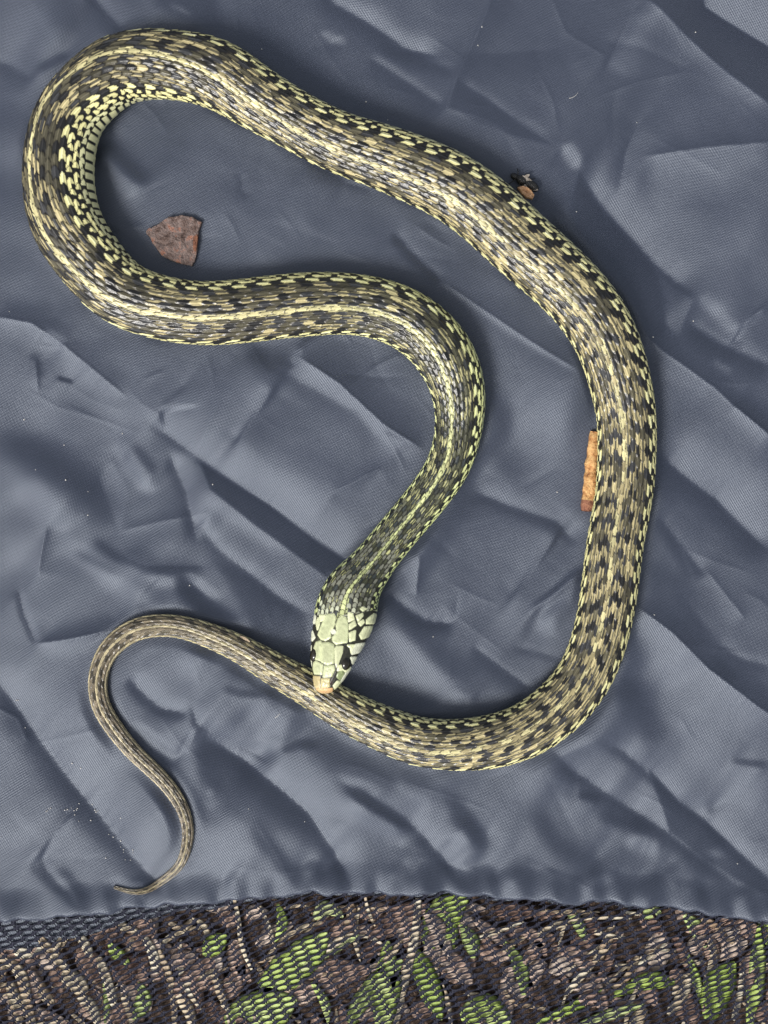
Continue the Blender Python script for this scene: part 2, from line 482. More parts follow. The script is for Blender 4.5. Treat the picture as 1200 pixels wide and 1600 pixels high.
# --- around the tail
streak([(205,1126),(245,1158),(284,1188)], 10, .8); streak([(226,1160),(265,1200),(300,1250),(332,1304)], 17, -.6)
crease([(200,1056),(225,1085),(252,1107),(297,1115)], .5, 26, -.7, 14)
crease([(300,1098),(308,1130),(345,1156),(424,1194)], .35, 26, -.75, 7); streak([(308,1132),(295,1160),(281,1184)], 4, .4)
streak([(318,1146),(345,1164),(374,1182)], 8, .5); streak([(312,1158),(322,1205),(344,1252)], 15, -.5); blob(330, 1236, 8, .4)
blob(300, 1040, 22, .45, 24); streak([(345,1034),(400,1062),(455,1096)], 22, -.5); streak([(385,1090),(450,1150)], 26, .4)
streak([(345,1070),(375,1082),(415,1086)], 7, -.4)
# --- lower left
crease([(-20,1050),(10,1090),(60,1162),(120,1240),(180,1310),(240,1376),(268,1412)], .65, 60, -.75, 30)
crease([(-10,1104),(25,1124),(42,1164)], -.35, 14, .2, 18); blob(110, 1130, 40, .2, 50)
crease([(112,1272),(85,1305),(62,1340)], .3, 14, -.35, 14); crease([(62,1340),(76,1366),(132,1418)], .55, 7, -.75, 9)
streak([(84,1352),(110,1372),(134,1416)], 9, -.5); streak([(40,1346),(70,1376),(104,1404)], 8, -.35); blob(40, 1300, 30, .2)
# --- left, above the tail
crease([(26,920),(36,960),(56,1006)], .45, 9, -.85, 7); crease([(55,1006),(110,998),(185,982)], -.45, 20, .4, 22)
blob(28, 870, 26, .4, 34); crease([(74,820),(64,865),(60,900)], -.35, 22, .2, 12)
streak([(108,856),(150,880),(194,902)], 9, -.45); streak([(92,838),(170,900),(245,962)], 16, .45)
crease([(145,836),(185,866),(232,886),(322,886)], -.2, 18, -.75, 15); streak([(180,872),(250,906),(300,915)], 12, .5)
streak([(268,900),(318,948),(374,978)], 13, -1.1); streak([(284,892),(312,912),(345,940)], 8, .6)
poly([(340,880),(400,900),(480,962),(484,1045),(400,985)], -.35, 12)
crease([(286,784),(340,858),(430,930),(486,964)], .5, 15, -.35, 22); blob(220, 948, 9, -.4, 14)
poly([(312,722),(420,790),(500,852),(566,892),(520,908),(470,872),(400,822),(330,764)], -.85, 3)
crease([(222,652),(310,715),(420,788),(560,888)], .55, 46, -.35, 9)
streak([(300,762),(380,815),(460,870)], 12, .35)
# --- left middle
crease([(-20,492),(50,505),(100,540),(200,622)], -.4, 30, .4, 24); streak([(66,516),(105,542)], 10, .6)
streak([(86,589),(114,597)], 3.5, -.9); streak([(50,548),(62,594)], 8, -.35); crease([(55,560),(58,612)], -.2, 10, .25, 8)
streak([(250,641),(312,634)], 4, .4); streak([(250,640),(256,668)], 4, -.4); streak([(250,640),(292,600)], 5, -.3)
streak([(115,556),(180,625),(245,684)], 40, .3); streak([(178,686),(212,738),(240,776)], 12, .65); streak([(205,690),(246,745)], 9, -.35)
streak([(-20,672),(80,722),(140,762),(182,832)], 28, -.7); streak([(20,752),(70,790),(110,836)], 26, .5)
poly([(150,742),(172,720),(200,770),(186,832)], .22, 4)
crease([(262,706),(290,770),(308,850)], .6, 22, -.35, 16); crease([(185,830),(250,815),(330,800)], -.12, 16, .12, 12)
streak([(380,548),(420,566),(462,572)], 16, -.45); streak([(472,542),(455,572)], 5, .5)
# --- inside the neck bend
crease([(464,556),(530,600),(600,664),(664,704)], -.4, 34, .55, 24); streak([(598,670),(642,694)], 5, -.5)
crease([(432,606),(400,650),(370,692)], -.22, 40, .35, 26); crease([(400,560),(560,645),(605,700)], .1, 20, -.2, 20)
blob(450, 800, 60, .25); crease([(520,770),(560,750),(600,730)], -.15, 20, .18, 18)
# --- inside the big loop
streak([(752,740),(700,810),(645,872)], 20, -.3); crease([(738,766),(800,792),(870,815),(904,852)], .3, 26, -.4, 16); blob(845, 690, 44, .35)
streak([(912,880),(880,912),(828,952)], 5, -.55); streak([(905,896),(840,958)], 8, .4); blob(852, 975, 14, .5, 20)
crease([(872,836),(838,885),(800,934)], -.2, 20, .25, 26)
crease([(600,922),(640,955),(665,971),(712,976)], .4, 16, -.75, 18); streak([(600,944),(680,1020),(764,1084)], 26, -.4)
streak([(596,972),(640,1022),(704,1092)], 20, .55); crease([(738,1008),(780,1040),(834,1078)], .35, 6, -.45, 32)
streak([(560,1082),(630,1104),(710,1112)], 20, -.45); crease([(656,866),(650,932)], -.15, 20, .3, 20)
streak([(700,1080),(740,1100)], 8, .35); crease([(800,1010),(880,1030)], .1, 14, -.2, 12)
crease([(614,362),(650,402),(694,442)], .2, 14, -.7, 14); crease([(690,440),(800,515),(905,582)], -.12, 24, .45, 8)
blob(850, 640, 46, .4); streak([(738,600),(770,636),(806,668)], 22, -.35)
# --- inside the top loop
streak([(158,216),(195,258),(238,296)], 14, -.85); streak([(146,236),(190,284),(228,312)], 18, .4)
streak([(476,256),(545,292)], 18, -.35); crease([(376,270),(380,300),(390,310)], .15, 12, -.2, 10); blob(210, 330, 30, .15)
crease([(228,352),(190,360),(150,345)], .1, 10, -.12, 14); crease([(540,288),(580,296)], .1, 8, -.3, 7)
# --- many faint creases, stronger and freer outside the traced part
for k in range(420):
    x, y = rng.uniform(-500, 1700), rng.uniform(-500, 1420)
    inside = (-20 < x < 1220) and (-20 < y)
    L = rng.uniform(40, 170) if inside else rng.uniform(80, 380)
    a = math.radians(rng.normal(38, 38))
    amp = rng.uniform(.04, .13) if inside else rng.uniform(.2, .7)
    if inside is False and (-60 < x < 1260 and y > -60): continue
    w1, w2 = (rng.uniform(4, 16), rng.uniform(4, 16)) if inside else (rng.uniform(15, 60), rng.uniform(15, 60))
    if not inside:
        ex, ey = x + L * math.cos(a), y + L * math.sin(a)
        if -40 < ex < 1240 and ey > -40: continue
    sg = 1 if rng.random() < .5 else -1
    mid = (x + L * .5 * math.cos(a) + rng.normal(0, L * .04), y + L * .5 * math.sin(a) + rng.normal(0, L * .04))
    crease([(x, y), mid, (x + L * math.cos(a), y + L * math.sin(a))], sg * amp, w1, -sg * amp * rng.uniform(.3, 1), w2, .3)

def integrate(lean, slope=0.84, eps=0.03, lam=1500.0):
    g = np.tanh(lean * 0.95) * slope
    g = g - g.mean()
    wx = np.hanning(NX) ** 0.12; wy = np.hanning(NY) ** 0.12
    g = g * wx[None, :] * wy[:, None]
    kx = 2 * np.pi * np.fft.fftfreq(NX, G)[None, :]
    ky = 2 * np.pi * np.fft.fftfreq(NY, G)[:, None]
    lx, ly = SUN_DIR[0], -SUN_DIR[1]                     # grid y runs downwards
    D = -1j * (lx * kx + ly * ky)
    k2 = kx ** 2 + ky ** 2
    H = np.conj(D) * np.fft.fft2(g) / (np.abs(D) ** 2 + eps * k2 + (2 * np.pi / lam) ** 2 * 0.5 + 1e-12)
    return np.real(np.fft.ifft2(H)) * S                  # metres

def blur(a, sig):
    kx = 2 * np.pi * np.fft.fftfreq(NX, G)[None, :]
    ky = 2 * np.pi * np.fft.fftfreq(NY, G)[:, None]
    return np.real(np.fft.ifft2(np.fft.fft2(a) * np.exp(-0.5 * sig * sig * (kx ** 2 + ky ** 2))))

HF = integrate(lean)
# small crumple of the cloth everywhere
nz = blur(rng.normal(size=(NY, NX)), 7.0); nz *= 0.00002 / nz.std()
nz2 = blur(rng.normal(size=(NY, NX)), 24.0); nz2 *= 0.00022 / nz2.std()
HF = HF + nz + nz2 + blur(crest, 1.2) * 0.00022
HS = blur(HF, 55.0)
HF -= HS.mean(); HS -= HS.mean()

def sample(A, px, py):
    fx = np.clip((np.asarray(px, float) - GX0) / G, 0, NX - 1.001)
    fy = np.clip((np.asarray(py, float) - GY0) / G, 0, NY - 1.001)
    i, j = fx.astype(int), fy.astype(int)
    a, b = fx - i, fy - j
    return (A[j, i] * (1 - a) * (1 - b) + A[j, i + 1] * a * (1 - b) + A[j + 1, i] * (1 - a) * b + A[j + 1, i + 1] * a * b)

HEM = [(-520,1452),(-200,1446),(0,1437),(60,1437),(100,1431),(180,1424),(205,1416),(225,1420),(262,1413),(330,1411),(352,1405),(400,1403),(440,1399),(486,1392),(505,1397),
       (560,1394),(600,1396),(650,1398),(700,1394),(727,1401),(735,1396),(780,1404),(850,1405),(900,1414),(925,1408),(965,1411),(990,1416),(1020,1414),
       (1060,1419),(1110,1428),(1150,1436),(1165,1434),(1200,1439),(1400,1448),(1720,1460)]
HEMA = np.array(HEM, float)
def hem_y(x): return np.interp(x, HEMA[:, 0], HEMA[:, 1])


# press the cloth flat under the snake
cg = 4
cx_ = np.arange(-60, 1260, cg); cy_ = np.arange(-20, 1440, cg)
CX, CY = np.meshgrid(cx_, cy_)
best = np.full(CX.shape, 1e9); bw = np.zeros(CX.shape)
for k in range(150, len(sl), 7):
    d = np.hypot(CX - XY[k, 0], CY - XY[k, 1]) - 0.42 * WID[k]
    m = d < best
    best[m] = d[m]; bw[m] = WID[k]
press_c = smoothstep(22, 0, best) 
PR = np.zeros((NY, NX))
GXX, GYY = np.meshgrid(gx, gy)
fx = np.clip((GXX + 60) / cg, 0, len(cx_) - 1.001); fy = np.clip((GYY + 20) / cg, 0, len(cy_) - 1.001)
ii, jj = fx.astype(int), fy.astype(int); aa, bb = fx - ii, fy - jj
PR = (press_c[jj, ii] * (1 - aa) * (1 - bb) + press_c[jj, ii + 1] * aa * (1 - bb) + press_c[jj + 1, ii] * (1 - aa) * bb + press_c[jj + 1, ii + 1] * aa * bb)
PR[(GXX < -60) | (GXX > 1255) | (GYY < -20) | (GYY > 1435)] = 0
HF = HF * (1 - PR) + np.minimum(HS, HF + 0.0004) * PR
LOW = -0.0085                                             # plane of the ground below the cloth

def edge_h(x): return 0.0022 + 0.0011 * np.sin(x / 19.0 + 1.6 * np.sin(x / 57.0)) * (0.6 + 0.4 * np.sin(x / 83.0)) + 0.0004 * np.sin(x / 8.0 + np.sin(x / 31.0))
def cloth_z(px, py):
    px = np.asarray(px, float); py = np.asarray(py, float)
    lift = smoothstep(46, 0, hem_y(px) - py)
    return sample(HF, px, py) * (1 - 0.6 * lift) + lift * edge_h(px)

# ------------------------------------------------------------------ nylon panel with its hem
fine_x = np.arange(-30, 1231, 2.0)
colx = np.concatenate([np.arange(-510, -30, 8.0), fine_x, np.arange(1236, 1710, 8.0)])
rowy = np.concatenate([np.arange(-510, -30, 8.0), np.arange(-30, 1400, 2.0)])
hy = hem_y(colx); hy = np.convolve(np.pad(hy, 4, mode='edge'), np.ones(9) / 9, 'valid')
hy = hy - 5 + 1.6 * np.sin(colx / 11.0 + 2 * np.sin(colx / 43.0)) + 1.0 * np.sin(colx / 5.3)
v0 = 1330.0
VX, VY = np.meshgrid(colx, rowy)
tt = np.clip((VY - v0) / (rowy[-1] - v0), 0, 1)
VYm = np.where(VY > v0, v0 + (hy[None, :] - v0) * tt, VY)
VZ = sample(HF, VX, VYm)
# lift the hem a little and roll it under
hemlift = smoothstep(46, 0, hy[None, :] - VYm)
edge_z = edge_h(colx)
VZ = VZ * (1 - 0.6 * hemlift) + hemlift * edge_z[None, :]
rows = [np.stack([VX, VYm, VZ], -1)]
NET_Z = -0.0030
last = rows[0][-1]
for dy, dz in ((1.6, -.00012), (3.2, -.00042), (4.6, -.0009), (5.6, -.0016), (5.9, -.0024), (5.0, -.0031), (1.5, -.0037), (-6, -.0040), (-16, -.0041), (-34, -.0042)):
    r = last.copy(); r[:, 1] += dy; r[:, 2] += dz
    rows.append(r[None])
CL = np.concatenate(rows, 0)
kz = 1.0
V = np.stack([(CL[..., 0] - 600) * S, (800 - CL[..., 1]) * S, CL[..., 2]], -1)
sheet = empty('fabric_sheet', (0, 0, 0))
tag(sheet, 'creased navy nylon sheet with a dark mesh panel sewn along its hem, under the snake', 'fabric sheet')
mesh_np('nylon_panel', V.reshape(-1, 3), grid_faces(V.shape[0], V.shape[1]), M['nylon'], sheet)

# seam allowance: doubled strip of netting / nylon seen through the net, wider on the left
sx = np.arange(-510, 1710, 6.0)
sh = hem_y(sx)
wid = np.interp(sx, [-510, 0, 90, 230, 420, 700, 1200, 1710], [60, 52, 44, 20, 9, 7, 8, 10]) + 2 * np.sin(sx / 17.0)
sr = []
for f in np.linspace(0, 1, 8):
    y = sh - 12 + f * (wid + 12)
    z = np.full_like(sx, NET_Z - 0.0006 - 0.0004 * f) + 0.0001 * np.sin(sx / 11 + f * 4)
    sr.append(np.stack([(sx - 600) * S, (800 - y) * S, z], -1))
sr = np.array(sr)
mesh_np('seam_strip', sr.reshape(-1, 3), grid_faces(8, len(sx)), M['nylon'], sheet)

# ------------------------------------------------------------------ mesh panel (openings are real holes)
def build_net():
    A = np.array([3.6, 8.4]); B = np.array([22.5, -1.6])
    nseg = 14
    verts, faces = [], []
    base = 0
    th = np.linspace(0, 2 * np.pi, nseg, endpoint=False)
    c, s_ = np.cos(th), np.sin(th)
    m = np.maximum(np.abs(c), np.abs(s_))
    sq = np.stack([c / m * .5, s_ / m * .5], 1)                 # unit square boundary
    rot = math.radians(-20)
    outs = []
    for jb in range(-60, 130):
        for ja in range(-60, 220):
            cpt = np.array([-420.0, 1380.0]) + ja * A + jb * B
            if not (-500 < cpt[0] < 1700 and 1360 < cpt[1] < 1830): continue
            if cpt[1] < hem_y(cpt[0]) - 16: continue
            o = cpt + sq[:, :1] * B + sq[:, 1:] * A
            rx, ry = 9.2 * rng.uniform(.88, 1.05), 3.6 * rng.uniform(.84, 1.06)
            cc, ss = np.sign(c) * np.abs(c) ** .85 * rx, np.sign(s_) * np.abs(s_) ** .85 * ry
            jx, jy = rng.normal(0, .5, 2)
            i_ = cpt + np.stack([cc * math.cos(rot) - ss * math.sin(rot) + jx, cc * math.sin(rot) + ss * math.cos(rot) + jy], 1)
            mid = o * .45 + i_ * .55
            outs.append((o, mid, i_))
    O = np.array([q[0] for q in outs]); Md = np.array([q[1] for q in outs]); I = np.array([q[2] for q in outs])
    n = len(O)
    def warp(P):
        x, y = P[..., 0], P[..., 1]
        wx = x + 7 * np.sin(y / 60 + x / 130) + 3 * np.sin(x / 41 + 1) + (600 - x) * (y - 1400) * 0.00022
        wy = y + 5 * np.sin(x / 150 + .6) + 2.2 * np.sin(x / 37 + y / 50)
        return np.stack([wx, wy], -1)
    def z_of(P):
        x, y = P[..., 0], P[..., 1]
        return NET_Z + 0.0003 * np.sin(x / 90 + y / 60) + 0.00015 * np.sin(x / 33 - y / 45)
    O, Md, I = warp(O), warp(Md), warp(I)
    jit = np.random.default_rng(3)
    def pack(P, dz):
        z = z_of(P) + dz
        return np.stack([(P[..., 0] - 600) * S, (800 - P[..., 1]) * S, z], -1)
    Vs = np.concatenate([pack(O, 0.0000), pack(Md, 0.00030), pack(I, -0.00005), pack(I, -0.00022)], 1)  # n, 4*nseg, 3
    idx = np.arange(n)[:, None, None] * (4 * nseg)
    k = np.arange(nseg); k2 = (k + 1) % nseg
    F = []
    for r in range(3):
        F.append(np.stack([r * nseg + k, (r + 1) * nseg + k, (r + 1) * nseg + k2, r * nseg + k2], 1))
    F = np.concatenate(F)[None] + idx
    Vf = Vs.reshape(-1, 3); Ff = F.reshape(-1, 4)
    key = np.round(Vf / 0.00005).astype(np.int64)
    _, first, inv = np.unique(key, axis=0, return_index=True, return_inverse=True)
    Vf = Vf[first]; Ff = inv.reshape(-1)[Ff]
    good = np.array([len(set(f)) == 4 for f in Ff])
    return Vf, Ff[good]
nv, nf = build_net()
mesh_np('mesh_panel', nv, nf[:, ::-1], M['net'], sheet)

# ------------------------------------------------------------------ ground and litter below the mesh panel
gxr = np.concatenate([-np.geomspace(60, 0.3, 14), np.linspace(-0.28, 0.28, 120), np.geomspace(0.3, 60, 14)])
GX, GYg = np.meshgrid(gxr, gxr)
GZ = LOW - 0.002 + 0.0009 * np.sin(GX * 190) * np.cos(GYg * 160) + 0.0008 * np.sin(GX * 80 + GYg * 120)
GZ = np.minimum(GZ, LOW - 0.001)
bank = smoothstep(-0.140, -0.152, GYg) * smoothstep(-0.275, -0.262, GYg) * smoothstep(.275, .262, np.abs(GX))
GZ = GZ + 0.0036 * bank
ground = mesh_np('ground', np.stack([GX, GYg, GZ], -1).reshape(-1, 3), grid_faces(len(gxr), len(gxr))[:, ::-1], M['soil'])
tag(ground, kind='structure')

def blade(name, pts, width, mat, z0, z1=None, fold=0.25, tip=0.75, thick=0.00025):
    """leaf blade, stalk or leaf along a pixel polyline; a closed thin body with a midrib"""
    pts = np.array(pts, float)
    t = np.concatenate([[0], np.cumsum(np.hypot(*np.diff(pts, axis=0).T))])
    n = max(10, int(t[-1] / 7))
    tn = np.linspace(0, t[-1], n)
    C = spline(pts, tn, t) if len(pts) > 2 else np.stack([np.interp(tn, t, pts[:, i]) for i in (0, 1)], 1)
    T = np.gradient(C, axis=0); T /= np.linalg.norm(T, axis=1)[:, None]
    Nn = np.stack([T[:, 1], -T[:, 0]], 1)
    f = tn / t[-1]
    prof = np.clip(np.sin(np.pi * np.clip(f * .92 + .06, 0, 1)) ** tip, .12, 1)
    wob = 1 + .07 * np.sin(tn / 9.0 + pts[0, 0])
    hw = width / 2 * prof * wob
    z1 = z0 if z1 is None else z1
    zc = z0 + (z1 - z0) * f + 0.0005 * np.sin(f * 5 + pts[0, 1])
    ring = []
    for q, dz in ((-1, 0.6), (-.5, .25), (0, 0), (.5, .25), (1, 0.6)):
        p = C + Nn * (hw * q)[:, None]
        ring.append(np.stack([(p[:, 0] - 600) * S, (800 - p[:, 1]) * S, zc + fold * dz * hw * S], -1))
    for q, dz in ((.6, .3), (0, 0), (-.6, .3)):
        p = C + Nn * (hw * q)[:, None]
        ring.append(np.stack([(p[:, 0] - 600) * S, (800 - p[:, 1]) * S, zc + fold * dz * hw * S - thick], -1))
    R = np.stack(ring, 1)
    R[..., 2] = np.minimum(R[..., 2], NET_Z - 0.0007 - (0.0005 if mat.name == 'dead_leaf' else 0) - thick * (np.arange(8) > 4)[None, :])
    f4 = grid_faces(n, 8, wrap=True)
    return mesh_np(name, R.reshape(-1, 3), f4, mat)

ZL = NET_Z - 0.0008
greens = [  # (points, width, tone)
 ([(405,1548),(450,1520),(512,1462)], 46, 'green'), ([(350,1606),(400,1590),(462,1566)], 58, 'green'), ([(470,1522),(500,1500),(560,1466)], 16, 'palegreen'),
 ([(432,1418),(440,1450),(428,1476)], 13, 'green'), ([(318,1500),(330,1484),(352,1466)], 26, 'green'), ([(168,1478),(180,1496),(200,1512)], 16, 'green'),
 ([(486,1540),(506,1570),(512,1606)], 12, 'green'), ([(545,1606),(580,1560),(628,1504)], 34, 'palegreen'), ([(596,1620),(604,1560),(606,1476)], 34, 'green'),
 ([(646,1488),(668,1536),(690,1600)], 30, 'green'), ([(672,1486),(690,1440),(732,1404)], 44, 'green'), ([(700,1500),(706,1470),(708,1440)], 16, 'green'),
 ([(740,1502),(738,1478),(720,1450)], 20, 'palegreen'), ([(720,1592),(756,1588),(800,1612)], 46, 'green'), ([(840,1604),(905,1576),(980,1550),(1062,1544)], 17, 'green'),
 ([(990,1540),(1020,1536),(1066,1546)], 20, 'green'), ([(888,1424),(908,1452),(916,1474)], 15, 'palegreen'), ([(1072,1434),(1096,1460),(1106,1486)], 20, 'palegreen'),
 ([(1112,1600),(1130,1540),(1152,1508)], 40, 'green'), ([(1176,1612),(1186,1540),(1190,1450)], 22, 'green'), ([(1078,1496),(1090,1530),(1102,1578)], 11, 'green'),
 ([(820,1560),(816,1520),(788,1474)], 18, 'palegreen'), ([(1010,1440),(1022,1428),(1036,1432)], 18, 'palegreen'), ([(160,1606),(164,1560),(158,1524)], 9, 'palegreen'),
 ([(206,1600),(222,1560),(214,1540)], 20, 'palegreen'), ([(490,1440),(510,1424),(536,1438)], 20, 'palegreen'), ([(900,1612),(960,1590),(1010,1574)], 14, 'palegreen'),
 ([(1180,1430),(1215,1470),(1260,1490)], 28, 'green'), ([(-60,1560),(-30,1520),(-10,1470)], 24, 'green')]
glab = {'green': 'bright green leaf blade seen through the mesh panel', 'palegreen': 'pale yellowish green leaf blade seen through the mesh panel'}
for k, (p, w, tone) in enumerate(greens):
    o = blade('leaf_blade', p, w * 1.3, M[tone], ZL - 0.0003 * (k % 4), ZL - 0.0002 * (k % 3), 0.12)
    tag(o, glab[tone], 'leaf', 'green leaves under the mesh' if tone == 'green' else 'pale leaves under the mesh')
straws = [
 ([(654,1408),(646,1480),(632,1540),(618,1612)], 11), ([(570,1402),(576,1430),(586,1452)], 4), ([(886,1446),(850,1462),(834,1490),(836,1530)], 10),
 ([(886,1444),(915,1440),(990,1440)], 4), ([(786,1490),(800,1480),(822,1470)], 8), ([(790,1552),(800,1568),(820,1576),(860,1584)], 6),
 ([(-10,1500),(24,1520),(38,1570),(50,1612)], 14), ([(20,1490),(44,1494),(60,1484)], 14), ([(44,1530),(66,1560),(80,1576)], 16), ([(60,1470),(70,1484),(84,1490)], 12), ([(120,1560),(140,1580),(150,1606)], 14), ([(10,1540),(20,1570),(26,1606)], 16), ([(150,1500),(166,1540),(176,1580)], 12), ([(224,1470),(240,1510),(236,1540)], 12), ([(330,1520),(340,1550),(352,1580)], 10), ([(92,1530),(110,1536),(130,1558)], 22),
 ([(74,1500),(92,1510),(106,1530)], 10), ([(176,1448),(196,1456),(216,1462)], 10), ([(110,1462),(126,1474),(138,1500)], 12), ([(92,1470),(84,1490),(88,1512)], 8),
 ([(245,1490),(262,1530),(270,1612)], 10), ([(300,1440),(316,1450),(322,1480)], 7), ([(190,1560),(200,1590),(206,1612)], 10), ([(262,1446),(284,1456),(300,1440)], 9),
 ([(365,1410),(372,1450),(376,1480),(392,1520)], 6), ([(405,1420),(418,1450),(430,1490)], 5), ([(546,1416),(550,1434),(540,1450)], 12), ([(500,1500),(530,1474),(552,1464)], 8),
 ([(960,1450),(950,1480),(930,1510)], 12), ([(940,1500),(910,1530),(886,1560)], 10), ([(1080,1530),(1070,1560),(1046,1590)], 14), ([(1056,1560),(1064,1540),(1090,1520)], 8),
 ([(1110,1470),(1120,1500),(1112,1530)], 10), ([(1010,1580),(1000,1600),(990,1620)], 16), ([(1100,1440),(1130,1456),(1150,1480)], 9), ([(1000,1500),(984,1530),(960,1550)], 9),
 ([(1150,1600),(1160,1560),(1164,1520)], 8), ([(690,1540),(700,1570),(706,1612)], 6), ([(440,1560),(470,1540),(520,1528)], 7), ([(276,1560),(290,1580),(300,1612)], 14)]
for k, (p, w) in enumerate(straws):
    o = blade('straw_stalk', p, w * 1.35, M['straw'], ZL + 0.0002 - 0.0003 * (k % 3), None, -0.15, 0.3, 0.0006)
    tag(o, 'dry cream straw stalk lying under the mesh panel', 'straw', 'dry stalks under the mesh')
def rand_blade(k, name, mat, lw, ll, z):
    x, y = (rng.uniform(-120, 1320), rng.uniform(1400, 1660)) if rng.random() < .8 else (rng.uniform(-380, 1580), rng.uniform(1400, 1800))
    a = rng.uniform(0, math.pi); L = rng.uniform(*ll); b = rng.normal(0, .35)
    p = [(x, y), (x + L * .5 * math.cos(a), y + L * .5 * math.sin(a)), (x + L * .5 * math.cos(a) + L * .5 * math.cos(a + b), y + L * .5 * math.sin(a) + L * .5 * math.sin(a + b))]
    p = [(q[0], max(q[1], 1412 + 0.02 * abs(q[0]))) for q in p]
    if np.hypot(p[2][0] - p[0][0], p[2][1] - p[0][1]) < 12: return None
    return blade(name, p, rng.uniform(*lw), mat, z, z + rng.uniform(-.0006, .0006), rng.uniform(-.3, .3), rng.uniform(.4, .9))
for k in range(290):
    o = rand_blade(k, 'dead_leaf', M['deadleaf'], (14, 46), (30, 90), LOW + 0.0008 + 0.0042 * rng.random() ** 0.85)
    if o: tag(o, 'brown dead leaf piece in the litter under the mesh panel', 'dead leaf', 'dead leaves under the mesh')
for k in range(90):
    o = rand_blade(k, 'straw_stalk', M['straw'], (4, 11), (40, 130), ZL - 0.0003 - 0.0016 * rng.random())
    if o: tag(o, 'dry cream straw stalk lying under the mesh panel', 'straw', 'dry stalks under the mesh')

# ------------------------------------------------------------------ snake
def hash2(a, b, seed=0):
    h = np.sin(a * 127.1 + b * 311.7 + seed * 74.7) * 43758.5453
    return h - np.floor(h)

def build_snake():
    # scale period along the body
    arc = ARC
    sP = np.interp(arc / SLEN * 4300, [0, 150, 260, 420, 700, 1000, 2100, 3400, 3700, 4000, 4300], [8, 8.5, 10, 13, 17, 20, 18, 15.5, 13.5, 11.5, 8])
    U = np.concatenate([[0], np.cumsum(np.diff(arc) / (0.5 * (sP[1:] + sP[:-1])))])
    # rings: dense on the head, else 9.5 per scale
    dens = np.interp(arc, [0, 140, 180, SLEN], [1.15, 1.15, 0, 0])
    dens = np.maximum(dens, 9.5 / sP)
    Q = np.concatenate([[0], np.cumsum(np.diff(arc) * dens[1:])])
    nring = int(Q[-1])
    sr_ = np.interp(np.linspace(0, Q[-1], nring), Q, arc)
    X = np.interp(sr_, arc, XY[:, 0]); Y = np.interp(sr_, arc, XY[:, 1])
    w = np.interp(sr_, arc, WID); roll = np.interp(sr_, arc, ROLL); u = np.interp(sr_, arc, U); P = np.interp(sr_, arc, sP)
    # tangent from the smoothed line
    tx = np.gradient(XY[:, 0]); ty = np.gradient(XY[:, 1])
    tsm = gsm(np.stack([tx, ty], 1), 6)
    tX = np.interp(sr_, arc, tsm[:, 0]); tY = np.interp(sr_, arc, tsm[:, 1])
    tl = np.hypot(tX, tY); tX, tY = tX / tl, -tY / tl                     # world orientation
    NXv, NYv = -tY, tX
    head = smoothstep(190, 130, sr_)
    NT_ = 204
    nd = 164; lim = math.radians(112)
    th = np.concatenate([np.linspace(-lim, lim, nd), lim + (np.arange(NT_ - nd) + 1) / (NT_ - nd + 1) * 2 * (np.pi - lim)])   # 0 = back line
    th = (th + np.pi) % (2 * np.pi) - np.pi
    th = np.sort(th)
    TH, Uu = np.meshgrid(th, u)
    hd = head[:, None]; Rr = (w / 2)[:, None]
    psi = TH + roll[:, None] * (1 - hd)
    sp, cp = np.sin(psi), np.cos(psi)
    # body section
    bx = sp * Rr
    bz = cp * 0.84
    bz = np.where(bz < -0.35, -0.35 + (bz + 0.35) * 0.62, bz) * Rr
    # head section: flat crown, full cheeks
    hratio = np.interp(sr_, [0, 8, 20, 45, 85, 125, 160, 200], [.95, .85, .74, .66, .60, .56, .62, .8])[:, None]
    hx = np.sign(sp) * np.abs(sp) ** 0.86 * Rr
    top = np.sign(cp) * np.abs(cp) ** 0.78
    hz = np.where(cp > 0, top * hratio, top * hratio * .72) * Rr
    r0 = roll[:, None]
    hx2 = hx * np.cos(r0) + hz * np.sin(r0); hz2 = -hx * np.sin(r0) + hz * np.cos(r0)
    sx_ = bx * (1 - hd) + hx2 * hd; sz_ = bz * (1 - hd) + hz2 * hd
    # ---- scales
    frac = sr_ / SLEN
    nr = np.where(frac < .028, 19, np.where(frac < .74, 19, np.where(frac < .80, 15, np.where(frac < .87, 11, np.where(frac < .95, 9, 7)))))[:, None].astype(float)
    thmax = math.radians(101)
    v = np.sign(TH) * (np.abs(TH) / thmax) ** 0.88 * (nr / 2)
    jm = np.round(v)
    Hs = np.full(TH.shape, -9.0); A_ = np.zeros(TH.shape); B_ = np.zeros(TH.shape); J_ = np.zeros(TH.shape); K_ = np.zeros(TH.shape); E_ = np.zeros(TH.shape)
    # tiny wobble so that rows do not look ruled
    vw = v + 0.05 * np.sin(Uu * 1.7 + v * 2.1)
    for dj in (-1, 0, 1):
        j = jm + dj
        off = 0.5 * (np.abs(j) % 2)
        k0 = np.round(Uu - off)
        for dk in (-1, 0, 1):
            k = k0 + dk
            a = Uu - off - k + 0.06 * (hash2(j, k, 1) - .5)
            b = vw - j
            tpar = np.clip((a - 0.0) / 0.64, 0, 1)
            half = 0.57 * np.clip(1 - tpar ** 2.1, 0, 1) ** 0.72
            ok = (a > -0.95) & (a < 0.64) & (np.abs(b) < half) & (np.abs(j) <= (nr - 1) / 2 + .01)
            h = a
            m = ok & (h > Hs)
            Hs = np.where(m, h, Hs); A_ = np.where(m, a, A_); B_ = np.where(m, b, B_); J_ = np.where(m, j, J_); K_ = np.where(m, k, K_)
            E_ = np.where(m, half - np.abs(b), E_)
    ventral = Hs < -5
    vk = np.floor(Uu * 1.0 + .25)
    va = Uu + .25 - vk
    keel = np.exp(-(B_ / 0.09) ** 2)
    vigor = np.clip(np.interp(frac, [0, .03, .1, 1], [.3, .5, 1, 1]), 0, 1)[:, None]
